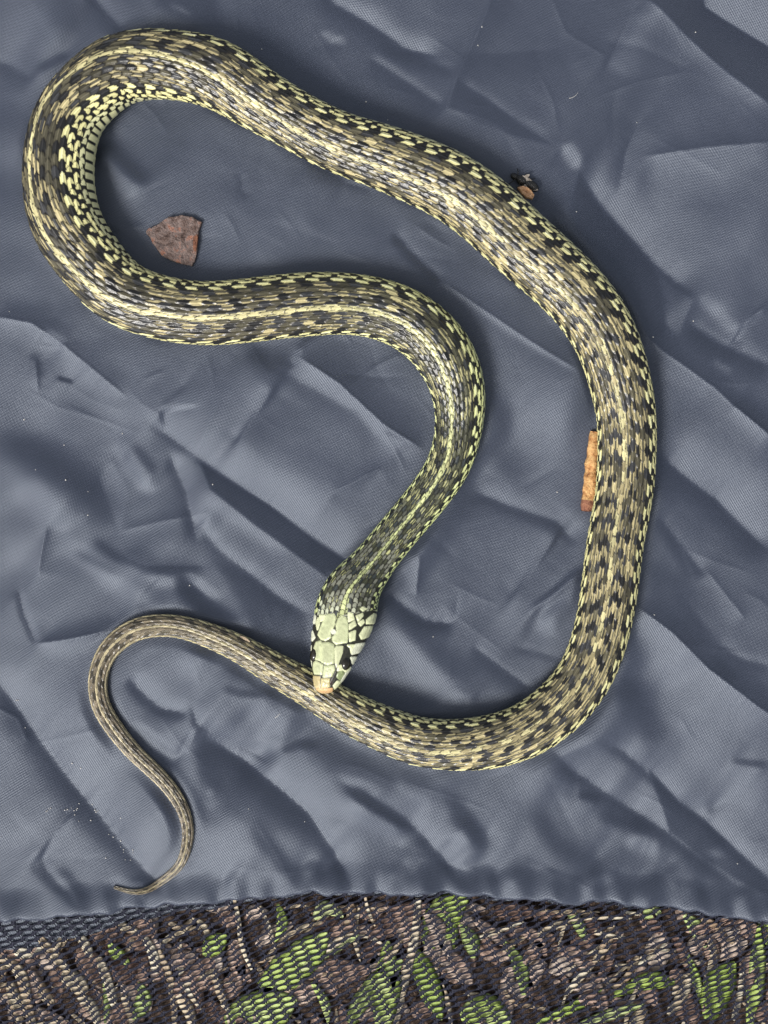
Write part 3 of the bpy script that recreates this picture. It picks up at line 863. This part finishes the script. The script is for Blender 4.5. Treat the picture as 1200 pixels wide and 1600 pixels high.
    edge_drop = smoothstep(0.0, 0.10, E_)
    rel = np.where(ventral, 0.05 * va, 0.070 * (A_ + .4) + 0.055 * keel * (np.abs(J_) < (nr - 1) / 2 - .5) - 0.05 * (1 - edge_drop) + 0.05 * (0.3 - B_ ** 2))
    rel = rel * P[:, None] * vigor
    # ---- pigment
    q = np.abs(J_) * 9 / ((nr - 1) / 2)
    side = np.sign(J_) * np.sign(B_)                                        # -1 : half that faces the back line
    off = 0.5 * (np.abs(J_) % 2)
    uc = K_ + off
    r1, r2, r3 = hash2(J_, K_, 2), hash2(J_, K_, 3), hash2(J_, K_, 4)
    lump = .5 * (np.sign(J_) > 0)
    ph_up = np.mod(uc / 2 + lump + .06 * (r3 - .5), 1); ph_lo = np.mod(uc / 2 + .5 + lump + .06 * (r3 - .5), 1)
    cream = np.array([.72, .68, .33]); stripe = np.array([.58, .53, .28]); tan = np.array([.42, .36, .19]); brown = np.array([.115, .104, .064])
    black = np.array([.010, .010, .010]); grey = np.array([.035, .036, .038]); skin = np.array([.016, .013, .009]); belly = np.array([.68, .67, .38])
    def cc(m, a, b): return np.where(m[..., None], a, b)
    # background between blotches: brown with pale flecked edges
    fl = np.interp(frac, [0, .1, .36, .5, .75, 1], [.35, .42, .48, .66, .72, .75])[:, None]
    fleck = (r1 < fl)
    bg = brown * np.interp(frac, [0, .38, .5, 1], [.6, .62, .85, .85])[:, None, None] * (0.6 + .7 * r2)[..., None] * np.ones(3)
    pale_edge = (np.abs(B_) > .26 - .1 * fl) & fleck
    bg = cc(pale_edge, tan * (0.8 + .6 * r3)[..., None], bg)
    bg = cc(r1 < fl * .10, tan * 1.1, bg)
    blot = cc(r2 > .45, black * np.ones_like(bg), grey * np.ones_like(bg))
    blot = cc((np.abs(B_) > .32) & (r1 < fl * .55), tan * .7, blot)
    col = bg
    qr = np.round(q)
    pr = np.mod(uc + .25 + 2 * lump, 2)                       # two scales to a check
    col = cc(((qr == 2) | (qr == 3)) & (pr < 1.0), blot, col)
    col = cc((qr == 5) & (np.mod(pr + .5, 2) >= 1.0), blot, col)
    col = cc((qr == 1) & (r2 < .75), np.where((pr < 1.0)[..., None], grey * .8, bg * .7), col)
    # back stripe: the middle row and the near edges of the next rows, broken here and there
    smooth_stripe = np.interp(frac, [0, .05, .36, .46, .74, .80, 1], [.95, .95, .9, .55, .45, .3, .3])[:, None]
    col = cc((q > .5) & (q < 1.6) & (side < 0) & (np.abs(B_) > .22) & (r2 < smooth_stripe * .7), stripe * (0.7 + .5 * r1)[..., None], col)
    brk = (r3 > smooth_stripe + .1)
    col = cc((q < .5) & ~brk, stripe * (0.75 + .5 * r1)[..., None], col)
    col = cc((q < .5) & brk, tan * (.6 + .5 * r1)[..., None], col)
    # lateral stripe
    lat = (q >= 5.5) & (q < 8.6)
    col = cc(lat, cream * (0.85 + .35 * r1)[..., None], col)
    col = cc((qr == 6) & (pr >= 1.0), black * np.ones_like(bg), col)
    col = cc((qr == 7) & (side < 0) & (pr < 1.0) & (A_ < .1), black * np.ones_like(bg), col)
    row1 = q >= 8.6
    col = cc(row1, belly * (0.9 + .25 * r1)[..., None], col)
    col = cc((row1 | (lat & (q > 6.6))) & (A_ < -.08 + .16 * r3) & ((side > 0) | (r2 > .6)), black * np.ones_like(bg), col)
    vs = np.abs(TH) < math.radians(128)
    vent = belly * np.ones_like(bg)
    vent = cc(vs & (va < .34), black * np.ones_like(bg), vent)
    col = cc(ventral, vent, col)
    # dark skin between the scales
    gap = 0.085 + .05 * (q > 5) 
    col = cc(~ventral & ((E_ < gap) | ((A_ > .50) & (E_ < .2))), skin * np.ones_like(bg), col)
    # specular streak along each keel, painted into the pigment as a paler line
    kk = (~ventral) & (np.abs(B_) < .07) & (q > .5) & (q < 6.6)
    col = cc(kk, col * 1.6 + .012, col)
    # along the body: greener in front, browner and plainer towards the tail tip
    fr = frac[:, None, None]
    greener = smoothstep(.22, .03, fr)
    col = col * (1 + greener * (np.array([.92, 1.10, .98]) - 1))
    tailmix = smoothstep(.76, .90, fr)
    tailcol = cc((q < .6) | (q > 6), np.array([.42, .36, .22]) * (0.7 + .6 * r1)[..., None], np.array([.17, .14, .095]) * (0.6 + .9 * r2)[..., None])
    tailcol = cc((~ventral) & (E_ < .12), np.array([.03, .024, .015]) * np.ones_like(bg), tailcol)
    tailcol = cc((q > 2) & (q < 6) & (ph_up < .4), np.array([.045, .038, .026]) * np.ones_like(bg), tailcol)
    col = col * (1 - tailmix) + tailcol * tailmix
    # neck: grey granular scales with pale centres
    neck = smoothstep(420, 200, sr_)[:, None, None]
    col = cc(~ventral & (E_ < 0.15) & (neck[..., 0] > .45) & (q < 6.2), skin * np.ones_like(bg), col)
    occ = smoothstep(165, 118, sr_)[:, None, None]
    nkc = np.array([.20, .205, .16]) * (1 - occ) + np.array([.50, .53, .38]) * occ
    nk = cc((E_ > .2) & (q > .6) & (q < 6) & (r2 > .45 - .3 * occ[..., 0]), nkc * (0.4 + r1)[..., None] * np.ones_like(bg), col)
    col = col * (1 - neck) + nk * neck
    # ---- heights: rest on the cloth
    hs = np.interp(np.arange(len(sl)), np.arange(len(sl)), sample(HS, XY[:, 0], XY[:, 1]))
    hmin = np.minimum(hs, sample(HF, XY[:, 0], XY[:, 1]) + .0008)
    tl_ = XY[:, 1] > 1320
    hmin = np.where(tl_ & (np.arange(len(sl)) > 2500), cloth_z(XY[:, 0], XY[:, 1]) + .0006, hmin)
    hs = gsm(hmin[:, None], 9)[:, 0]
    ground_z = np.interp(sr_, arc, hs)
    botr = np.abs(-0.35 + (-.84 + .35) * .62) * w / 2 * S
    cz = ground_z + botr - 0.0005
    # the head is carried over the tail part
    nose = np.array([504, 1080])
    kk_ = np.argmin(np.hypot(XY[2000:, 0] - 520, XY[2000:, 1] - 1092)) + 2000
    carry = hs[kk_] + (0.5 * WID[kk_] * 1.42) * S
    lift = smoothstep(330, 10, sr_)
    nose_z = carry + 0.0030
    cz = cz * (1 - lift) + nose_z * lift
    # perspective: the traced outline stands at centre height
    kf = (CAM_H - cz) / CAM_H
    Cx = (X - 600) * S * kf; Cy = (800 - Y) * S * kf
    f = (S * kf)[:, None]
    nrm = np.stack([sp * 1.0, cp * 1.0], -1)
    rx = rel * sp; rz = rel * cp
    px = Cx[:, None] + NXv[:, None] * (sx_ + rx * 1) * f
    py = Cy[:, None] + NYv[:, None] * (sx_ + rx * 1) * f
    pz = cz[:, None] + (sz_ + rz) * f
    # ---- head shields (traced on the crown), in head coordinates
    nh = int(np.searchsorted(sr_, 150))
    kfh = CAM_H / (CAM_H - pz[:nh])
    hxp = px[:nh] * kfh / S + 600; hyp = 800 - py[:nh] * kfh / S
    zx = (hxp - 460) * 7.275; zy = (hyp - 880) * 7.275
    pale = (.57, .61, .36); palec = (.67, .70, .43); olive = (.30, .36, .17); org = (.62, .40, .19); white = (.66, .68, .52)
    plates = [
     ([(370,580),(450,570),(468,600),(458,690),(436,745),(402,780),(410,850),(350,885),(300,872),(262,820),(290,740),(330,650)], pale),
     ([(476,700),(500,625),(545,592),(585,610),(605,680),(610,800),(602,905),(520,918),(470,928),(432,890),(432,850),(480,800),(482,755)], pale),
     ([(212,1090),(215,980),(248,892),(298,880),(300,960),(290,1115)], pale), ([(306,905),(380,900),(440,922),(450,960),(445,1140),(370,1158),(300,1125)], pale),
     ([(462,960),(482,938),(550,942),(545,1010),(512,1100),(482,1190),(466,1140)], palec),
     ([(215,1130),(240,1108),(322,1155),(314,1268),(226,1264),(207,1200)], pale), ([(336,1170),(450,1162),(460,1210),(424,1288),(322,1298)], pale),
     ([(206,1280),(288,1287),(286,1418),(222,1420)], (.62, .52, .26)), ([(306,1312),(400,1312),(402,1408),(302,1418)], (.62, .55, .28)),
     ([(200,1432),(440,1426),(450,1520),(190,1520)], org), ([(440,1395),(490,1340),(540,1350),(460,1440)], palec),
     ([(492,1252),(548,1216),(574,1260),(522,1335),(482,1300)], olive), ([(500,1162),(618,1158),(640,1190),(592,1250),(560,1212),(482,1225)], palec),
     ([(640,1070),(730,1065),(680,1160),(645,1130)], white), ([(600,930),(690,930),(650,1030),(640,960)], palec), ([(640,980),(700,922),(830,905),(760,1015),(650,1040)], white),
     ([(738,820),(800,725),(900,715),(880,830),(760,868)], palec), ([(818,645),(910,572),(980,590),(930,690),(815,690)], palec),
     ([(560,1280),(650,1180),(680,1190),(600,1310),(520,1370)], white),
     ([(740,520),(800,480),(900,455),(990,480),(990,560),(920,530),(840,500),(770,545)], palec),
     ([(622,792),(698,762),(690,876),(630,895)], palec), ([(620,702),(688,652),(706,704),(622,760)], palec), ([(610,562),(660,572),(682,640),(612,672)], palec),
     ([(700,602),(780,572),(786,592),(722,668)], palec), ([(722,682),(788,642),(798,672),(752,718)], palec),
     ([(280,585),(348,592),(338,640),(292,668)], palec), ([(240,662),(270,612),(284,690),(260,768)], palec), ([(180,690),(205,560),(240,600),(225,690)], white),
     ([(150,755),(200,762),(233,850),(202,888),(150,850)], white), ([(140,930),(190,932),(186,1020),(140,1010)], white), ([(140,1060),(186,1050),(192,1180),(140,1180)], white),
     ([(140,1200),(190,1200),(196,1300),(140,1300)], white)]
    best = np.full(zx.shape, -1e9); pc = np.zeros(zx.shape + (3,))
    prn = np.random.default_rng(5)
    for pts, c in plates:
        c = np.array(c) * prn.uniform(.86, 1.08)
        pts = np.array(pts, float); n = len(pts); cen = pts.mean(0)
        pts = cen + (pts - cen) * (1 - 9 / np.hypot(*(pts - cen).T).mean())
        ins = np.zeros(zx.shape, bool); dmin = np.full(zx.shape, 1e9)
        for k in range(n):
            ax, ay = pts[k]; bx_, by_ = pts[(k + 1) % n]
            ins ^= ((ay > zy) != (by_ > zy)) & (zx < (bx_ - ax) * (zy - ay) / (by_ - ay + 1e-9) + ax)
            t = np.clip(((zx - ax) * (bx_ - ax) + (zy - ay) * (by_ - ay)) / ((bx_ - ax) ** 2 + (by_ - ay) ** 2), 0, 1)
            dmin = np.minimum(dmin, np.hypot(zx - ax - t * (bx_ - ax), zy - ay - t * (by_ - ay)))
        sdv = np.where(ins, dmin, -dmin)
        m = sdv > best
        best = np.where(m, sdv, best); pc = np.where(m[..., None], np.array(c), pc)
    on = smoothstep(-14, -7, best)[..., None]
    nzz = (0.95 + .07 * np.sin(zx * .05 + 2 * np.sin(zy * .04)) * np.sin(zy * .027 + zx * .013) + .09 * (np.random.default_rng(8).random(zx.shape) - .5))[..., None]
    rim = (0.88 + .22 * smoothstep(30, -4, best))[..., None]
    hc = pc * nzz * rim * on + (np.array([.020, .020, .013]) + np.array([.05, .055, .025]) * smoothstep(140, 90, np.hypot((zx - 380) * 1.0, (zy - 950) * .42))[..., None]) * (1 - on)
    spot = smoothstep(34, 24, np.hypot(zx - 442, zy - 780))[..., None]
    hc = hc * (1 - spot) + np.array([.75, .76, .62]) * spot
    nost = smoothstep(26, 14, np.hypot(zx - 420, zy - 1362))[..., None]
    hc = hc * (1 - nost) + np.array([.03, .015, .01]) * nost
    rest = smoothstep(606, 584, zy - 40 * np.exp(-((zx - 470) / 40.0) ** 2) + 0.22 * (zx - 600) * (zx > 600))[..., None]     # small scales behind the crown shields
    keep = (best > -16)[..., None]
    hmask = np.where(keep, 1.0, 1 - rest)
    under = smoothstep(1.75, 2.1, np.abs(TH[:nh]))[..., None]
    hc = hc * (1 - under) + np.array([.62, .62, .42]) * under
    col[:nh] = col[:nh] * (1 - hmask) + hc * hmask
    bumpy = (smoothstep(-12, 6, best) - .5) * 0.00022 * hmask[..., 0] * (1 - under[..., 0])
    px[:nh] += NXv[:nh, None] * bumpy * sp[:nh]; py[:nh] += NYv[:nh, None] * bumpy * sp[:nh]; pz[:nh] += bumpy * cp[:nh]
    Vv = np.stack([px, py, pz], -1).reshape(-1, 3)
    Cc = np.clip(col, 0, .9).reshape(-1, 3)
    F = grid_faces(nring, NT_, wrap=True)
    tip0 = len(Vv)
    Vv = np.concatenate([Vv, [[px[0].mean() - (px[6].mean() - px[0].mean()) * .25, py[0].mean() - (py[6].mean() - py[0].mean()) * .25, pz[0].mean()],
                              [px[-1].mean(), py[-1].mean(), pz[-1].mean()]]])
    Cc = np.concatenate([Cc, [Cc[0], Cc[-300]]])
    k = np.arange(NT_); k2 = (k + 1) % NT_
    caps = np.concatenate([np.stack([np.full(NT_, tip0), k, k2], 1), np.stack([np.full(NT_, tip0 + 1), (nring - 1) * NT_ + k2, (nring - 1) * NT_ + k], 1)])
    root = empty('garter_snake', (Cx[nring // 2], Cy[nring // 2], 0))
    tag(root, 'coiled brown, black and cream striped snake with a pale green head', 'snake')
    body = mesh_np('body', Vv - np.array(root.location), [F, caps], M['snake'], root, True, Cc)
    # eyes, set into the cheeks
    ie = int(np.searchsorted(sr_, 56))
    for sgn_, nm in ((-1, 'eye'), (1, 'eye')):
        jt = int(np.argmin(np.abs(th - sgn_ * math.radians(57))))
        p = np.array([px[ie, jt], py[ie, jt], pz[ie, jt]])
        cpt = np.array([Cx[ie], Cy[ie], cz[ie]])
        d = p - cpt; d /= np.linalg.norm(d)
        c = p - d * 0.0010
        Td = np.array([tX[ie], tY[ie], 0]); up_ = np.cross(Td, d)
        ev, n1, n2 = [], 13, 24
        for a in np.linspace(0, math.pi, n1):
            for b in np.arange(n2) * 2 * math.pi / n2:
                ev.append(c + d * 0.0018 * math.cos(a) + Td * 0.0029 * math.sin(a) * math.cos(b) + up_ * 0.0022 * math.sin(a) * math.sin(b))
        e = mesh_np('eye', np.array(ev) - np.array(root.location), grid_faces(n1, n2, wrap=True), M['eye'], root)
        e['label'] = 'dark round eye of the snake'
    # loose scale sticking up on the tail
    ks = int(np.searchsorted(sr_, ARC[np.argmin(np.hypot(XY[:, 0] - 376, XY[:, 1] - 1012) + (np.arange(len(sl)) < 2500) * 1e6)]))
    jt = int(np.argmin(np.abs(th + 1.1)))
    p = np.array([px[ks, jt], py[ks, jt], pz[ks, jt]]) - np.array(root.location)
    T3 = np.array([tX[ks], tY[ks], 0]); N3 = np.array([NXv[ks], NYv[ks], 0]); Z3 = np.array([0, 0, 1.0])
    lv = []
    for a, wv, zz in ((-.0022, .0003, -.0003), (-.0004, .0007, .0000), (.0012, .0006, .0003), (.0024, .0002, .0004)):
        for b in (-1, 0, 1):
            lv.append(p - T3 * a + N3 * (-b * wv) + Z3 * (zz + .0002 * (b == 0)))
    for q_ in list(lv): lv.append(q_ - Z3 * .00015)
    ls = mesh_np('loose_scale', np.array(lv), [grid_faces(4, 3)[:, ::-1], grid_faces(4, 3) + 12], M['straw'], root)
    ls['label'] = 'pale loose scale standing up from the tail'
    return root
snake = build_snake()

# ------------------------------------------------------------------ bark chip
def plate_thing(name, outline, z, thick, mat, tilt=(0, 0), bumps=0.0004, nring=9, layer=None, seed=1):
    r = np.random.default_rng(seed)
    out = np.array(outline, float); c = out.mean(0)
    t = np.concatenate([[0], np.cumsum(np.hypot(*np.diff(np.vstack([out, out[:1]]), axis=0).T))])
    m = 90
    tn = np.linspace(0, t[-1], m, endpoint=False)
    cl = np.vstack([out, out[:1]])
    ring = np.stack([np.interp(tn, t, cl[:, i]) for i in (0, 1)], 1)
    ring += r.normal(0, .35, ring.shape)
    verts = []
    def zz(p):
        q = p - c
        return z + tilt[0] * q[:, 0] * S + tilt[1] * q[:, 1] * S
    def rough(p, a):
        return a * (np.sin(p[:, 0] * .31 + 1.7 * np.sin(p[:, 1] * .17)) * .5 + np.sin(p[:, 1] * .42 + p[:, 0] * .2) * .35 + r.normal(0, .18, len(p)))
    fr = np.linspace(0.004, 0.97, nring)
    for f in fr:
        p = c + (ring - c) * f
        verts.append(np.column_stack([p, zz(p) + thick + rough(p, bumps) + (layer(p) if layer else 0)]))
    p = c + (ring - c) * 1.0
    verts.append(np.column_stack([p, zz(p) + thick * .72 + rough(p, bumps * .6)]))
    p = c + (ring - c) * 1.01
    verts.append(np.column_stack([p, zz(p) + thick * .3]))
    p = c + (ring - c) * .95
    verts.append(np.column_stack([p, zz(p)]))
    p = c + (ring - c) * .04
    verts.append(np.column_stack([p, zz(p)]))
    R = np.array(verts)
    V = np.stack([(R[..., 0] - 600) * S, (800 - R[..., 1]) * S, R[..., 2]], -1)
    nn = len(V)
    return mesh_np(name, V.reshape(-1, 3), [grid_faces(nn, m, wrap=True)], mat, None, True)

def crack(p):
    # a split across the left side and a lost flake at the lower right corner
    x, y = p[:, 0], p[:, 1]
    line = 381 + 2.5 * np.sin(x / 5.0)
    c1 = -0.0007 * np.exp(-((y - line) / 1.8) ** 2) * (x < 272)
    c2 = -0.0006 * smoothstep(0, 2, (y - 392) - (302 - x) * .55) * (x > 287)
    c3 = 0.0005 * smoothstep(30, -20, (y - 352))
    return c1 + c2 + c3
bk = [(229,364),(234,359),(247,354),(257,346),(266,341),(280,340),(286,338),(303,342),(318,349),(314,356),(311,367),(310,380),(309,393),(307,404),(302,417),(292,415),(278,412),
      (266,407),(254,401),(247,391),(241,382),(235,372)]
bark_z = float(np.max(cloth_z(np.array([q[0] for q in bk]), np.array([q[1] for q in bk])))) - 0.0006
chip = empty('bark_chip', W(272, 378, bark_z))
tag(chip, 'flat grey and reddish brown bark chip lying inside the upper loop of the snake', 'bark chip')
def adopt(o, root):
    me = o.data
    co = np.empty(len(me.vertices) * 3, dtype=np.float32); me.vertices.foreach_get('co', co)
    co = co.reshape(-1, 3) - np.array(root.location, dtype=np.float32)
    me.vertices.foreach_set('co', co.ravel()); me.update()
    o.parent = root
adopt(plate_thing('bark_plate', bk, bark_z, 0.0024, M['bark'], (0, 0), 0.00035, 16, crack, 3), chip)
ir = plate_thing('inner_bark', [(304,372),(309,368),(311,372),(309,390),(307,395),(303,392)], bark_z + 0.0004, 0.0022, M['barkred'], (0, 0), 0.0002, 5, None, 4)
adopt(ir, chip); ir['label'] = 'red inner bark showing at the broken edge'

# ------------------------------------------------------------------ twig piece beside the body
def build_twig():
    pts = np.array([(929,675),(927,690),(926,712),(922,735),(921,758),(918,780),(916,799)], float)
    t = np.concatenate([[0], np.cumsum(np.hypot(*np.diff(pts, axis=0).T))])
    n = 44; tn = np.linspace(0, t[-1], n)
    C = spline(pts, tn, t)
    T = np.gradient(C, axis=0); T /= np.linalg.norm(T, axis=1)[:, None]
    Nn = np.stack([T[:, 1], -T[:, 0]], 1)
    f = tn / t[-1]
    hw = np.interp(f, [0, .04, .2, .42, .50, .58, .8, .93, 1], [7, 8.5, 9.5, 10.5, 8.5, 10, 10.5, 11, 8.5])
    off = np.interp(f, [0, .42, .5, .58, 1], [0, 0, 1.5, 0, 0])
    m = 28; th = np.arange(m) * 2 * math.pi / m
    r = np.random.default_rng(9)
    zb = float(np.max(cloth_z(C[:, 0], C[:, 1]))) - 0.0005
    root = empty('twig_piece', W(918, 738, zb))
    tag(root, 'short orange brown twig piece lying against the right side of the snake loop', 'twig')
    R = np.zeros((n, m, 3))
    for k in range(n):
        rr = hw[k] * (1 + .07 * np.sin(3 * th + f[k] * 9) + .05 * np.sin(2 * th - f[k] * 23) + .035 * math.sin(f[k] * 37) + r.normal(0, .025, m)) 
        x = np.cos(th) * rr; z = np.sin(th) * rr * .8 + hw[k] * .8
        p = C[k] + Nn[k] * (x + off[k])[:, None]
        R[k, :, 0] = (p[:, 0] - 600) * S; R[k, :, 1] = (800 - p[:, 1]) * S; R[k, :, 2] = zb + z * S
    cut = n - 6
    a = mesh_np('stem', R[:cut].reshape(-1, 3) - np.array(root.location), [grid_faces(cut, m, wrap=True)[:, ::-1], np.arange(m)[None].copy()], M['twig'], root)
    b = mesh_np('stem_end', R[cut - 1:].reshape(-1, 3) - np.array(root.location), [grid_faces(n - cut + 1, m, wrap=True)[:, ::-1], ((n - cut) * m + np.arange(m))[None, ::-1].copy()], M['twigend'], root)
    b['label'] = 'dark reddish broken end of the twig'
build_twig()

# ------------------------------------------------------------------ insect and flake behind the upper body
def ellipsoid(c, ax, n1=12, n2=18):
    """c centre; ax 3x3 rows = semi axes"""
    v = []
    for a in np.linspace(0, math.pi, n1):
        for b in np.arange(n2) * 2 * math.pi / n2:
            v.append(np.array(c) + ax[0] * math.cos(a) + ax[1] * math.sin(a) * math.cos(b) + ax[2] * math.sin(a) * math.sin(b))
    return np.array(v), grid_faces(n1, n2, wrap=True)
def tube(pts, r, m=7):
    pts = np.array(pts); T = np.gradient(pts, axis=0); T /= np.linalg.norm(T, axis=1)[:, None]
    v = []
    for k in range(len(pts)):
        a = np.cross(T[k], [0.3, 0.2, 1.0]); a /= np.linalg.norm(a); b = np.cross(T[k], a)
        rr = r * (1 - .5 * k / (len(pts) - 1))
        for q in np.arange(m) * 2 * math.pi / m: v.append(pts[k] + a * rr * math.cos(q) + b * rr * math.sin(q))
    return np.array(v), grid_faces(len(pts), m, wrap=True)
def build_insect():
    zb = float(cloth_z(820, 285)) 
    root = empty('insect', W(818, 286, zb))
    L = np.array(root.location)
    tag(root, 'tiny dark insect with pale wings behind the upper edge of the snake', 'insect')
    ax = np.array([.86, -.50, 0]); sd_ = np.array([.50, .86, 0]); up = np.array([0, 0, 1.0])
    px_ = S
    segs = []
    for cx, l, w_, h_ in ((-17, 7, 5, 5), (-4, 10, 7.5, 7), (13, 13, 8, 7.5)):
        segs.append(ellipsoid(ax * cx * px_ + up * (h_ + 1.5) * px_, [ax * l * px_, sd_ * w_ * px_, up * h_ * px_]))
    vs, fs, b = [], [], 0
    for v, f in segs:
        vs.append(v); fs.append(f + b); b += len(v)
    mesh_np('body', np.concatenate(vs), np.concatenate(fs), M['chitin'], root)
    for (cx, sy, ln, wd, ang) in ((6, 4, 13, 3.6, -8), (14, -3.5, 12, 3.4, 10), (-1, 8, 6, 2.6, 60)):
        d = ax * math.cos(math.radians(ang)) + sd_ * math.sin(math.radians(ang)); e = np.cross(up, d)
        v, f = ellipsoid(ax * cx * px_ + sd_ * sy * px_ + up * 13 * px_, [d * ln * px_, e * wd * px_, up * .8 * px_], 8, 12)
        mesh_np('wing', v, f, M['wing'], root)
    for cx, sg, sw in ((-12, 1, -8), (-5, 1, 2), (3, 1, 9), (-12, -1, -8), (-5, -1, 2), (3, -1, 9)):
        p = [ax * cx * px_ + up * 7 * px_, ax * (cx + sw * .5) * px_ + sd_ * sg * 9 * px_ + up * 10 * px_, ax * (cx + sw) * px_ + sd_ * sg * 15 * px_ + up * .5 * px_]
        v, f = tube(p, 1.1 * px_)
        mesh_np('leg', v, f, M['chitin'], root)
build_insect()
fz = float(cloth_z(818, 306))
fl = plate_thing('wood_flake', [(806,299),(812,297),(821,299),(828,305),(832,312),(829,317),(820,315),(812,308)], fz + 0.0040, 0.0030, M['flake'], (0, 0), 0.0003, 8, None, 6)
fo = empty('wood_flake', W(818, 306, fz)); fl.name = 'flake_plate'
fo.name = 'wood_flake'
tag(fo, 'small orange wood flake wedged between the insect and the snake', 'wood flake'); adopt(fl, fo)

# ------------------------------------------------------------------ sand grains and lint on the cloth
def grain_mesh(seed):
    r = np.random.default_rng(seed)
    v, f = ellipsoid((0, 0, 0), np.eye(3) * 0.00035, 6, 8)
    v *= 1 + r.normal(0, .12, (len(v), 1))
    o = mesh_np('sand_grain', v, f, M['grain'])
    return o
spots = [(72,1268),(76,1264),(79,1263),(74,1267),(100,1267),(104,1266),(110,1264),(114,1268),(119,1265),(116,1274),(118,1267),(121,1258),(122,1284),(140,1284),(141,1260),
         (145,1269),(150,1270),(147,1272),(188,1279),(168,1306),(175,1310),(187,1316),(187,1325),(192,1329),(192,1333),(207,1329),(207,1334),(165,1341),(195,1344),(203,1345),
         (0,1309),(22,1096),(25,1096),(36,1139),(111,1194),(125,1201),(35,655),(98,695),(57,734),(104,750),(137,768),(137,805),(15,487),(333,757),(190,677),(296,915),
         (1021,960),(900,332),(996,190),(1087,50),(1086,500),(1020,527),(747,70),(753,42),(606,187),(572,158),(409,77),(871,769),(677,995),(1155,1352),(476,1284),(390,1261)]
protos = [grain_mesh(s) for s in range(4)]
for k, (x, y) in enumerate(spots):
    o = protos[k] if k < 4 else protos[k % 4].copy()
    if k >= 4: COL.objects.link(o)
    sc = rng.uniform(.5, .95)
    z = float(cloth_z(x, y)) + 0.0002 * sc
    o.location = ((x - 600) * S, (800 - y) * S, z)
    o.rotation_euler = tuple(rng.uniform(0, 3, 3)); o.scale = (sc, sc, sc * .8)
    cluster = 60 < x < 215 and 1250 < y < 1350
    tag(o, 'white sand grain in the sprinkle beside the tail tip' if cluster else 'single white speck of grit on the navy nylon', 'grain',
        'sand grains by the tail' if cluster else 'specks on the nylon')
def lint(pts, label):
    P3 = [np.array([(x - 600) * S, (800 - y) * S, float(cloth_z(x, y)) + .0003]) for x, y in pts]
    v, f = tube(P3, 0.0001, 6)
    o = mesh_np('lint_fibre', v, f, M['grain'])
    tag(o, label, 'lint')
lint([(888,156),(893,155),(898,152),(902,147)], 'curved pale lint fibre above the insect on the nylon')
lint([(430,1121),(434,1118),(438,1114)], 'short white lint fibre below the snake head')
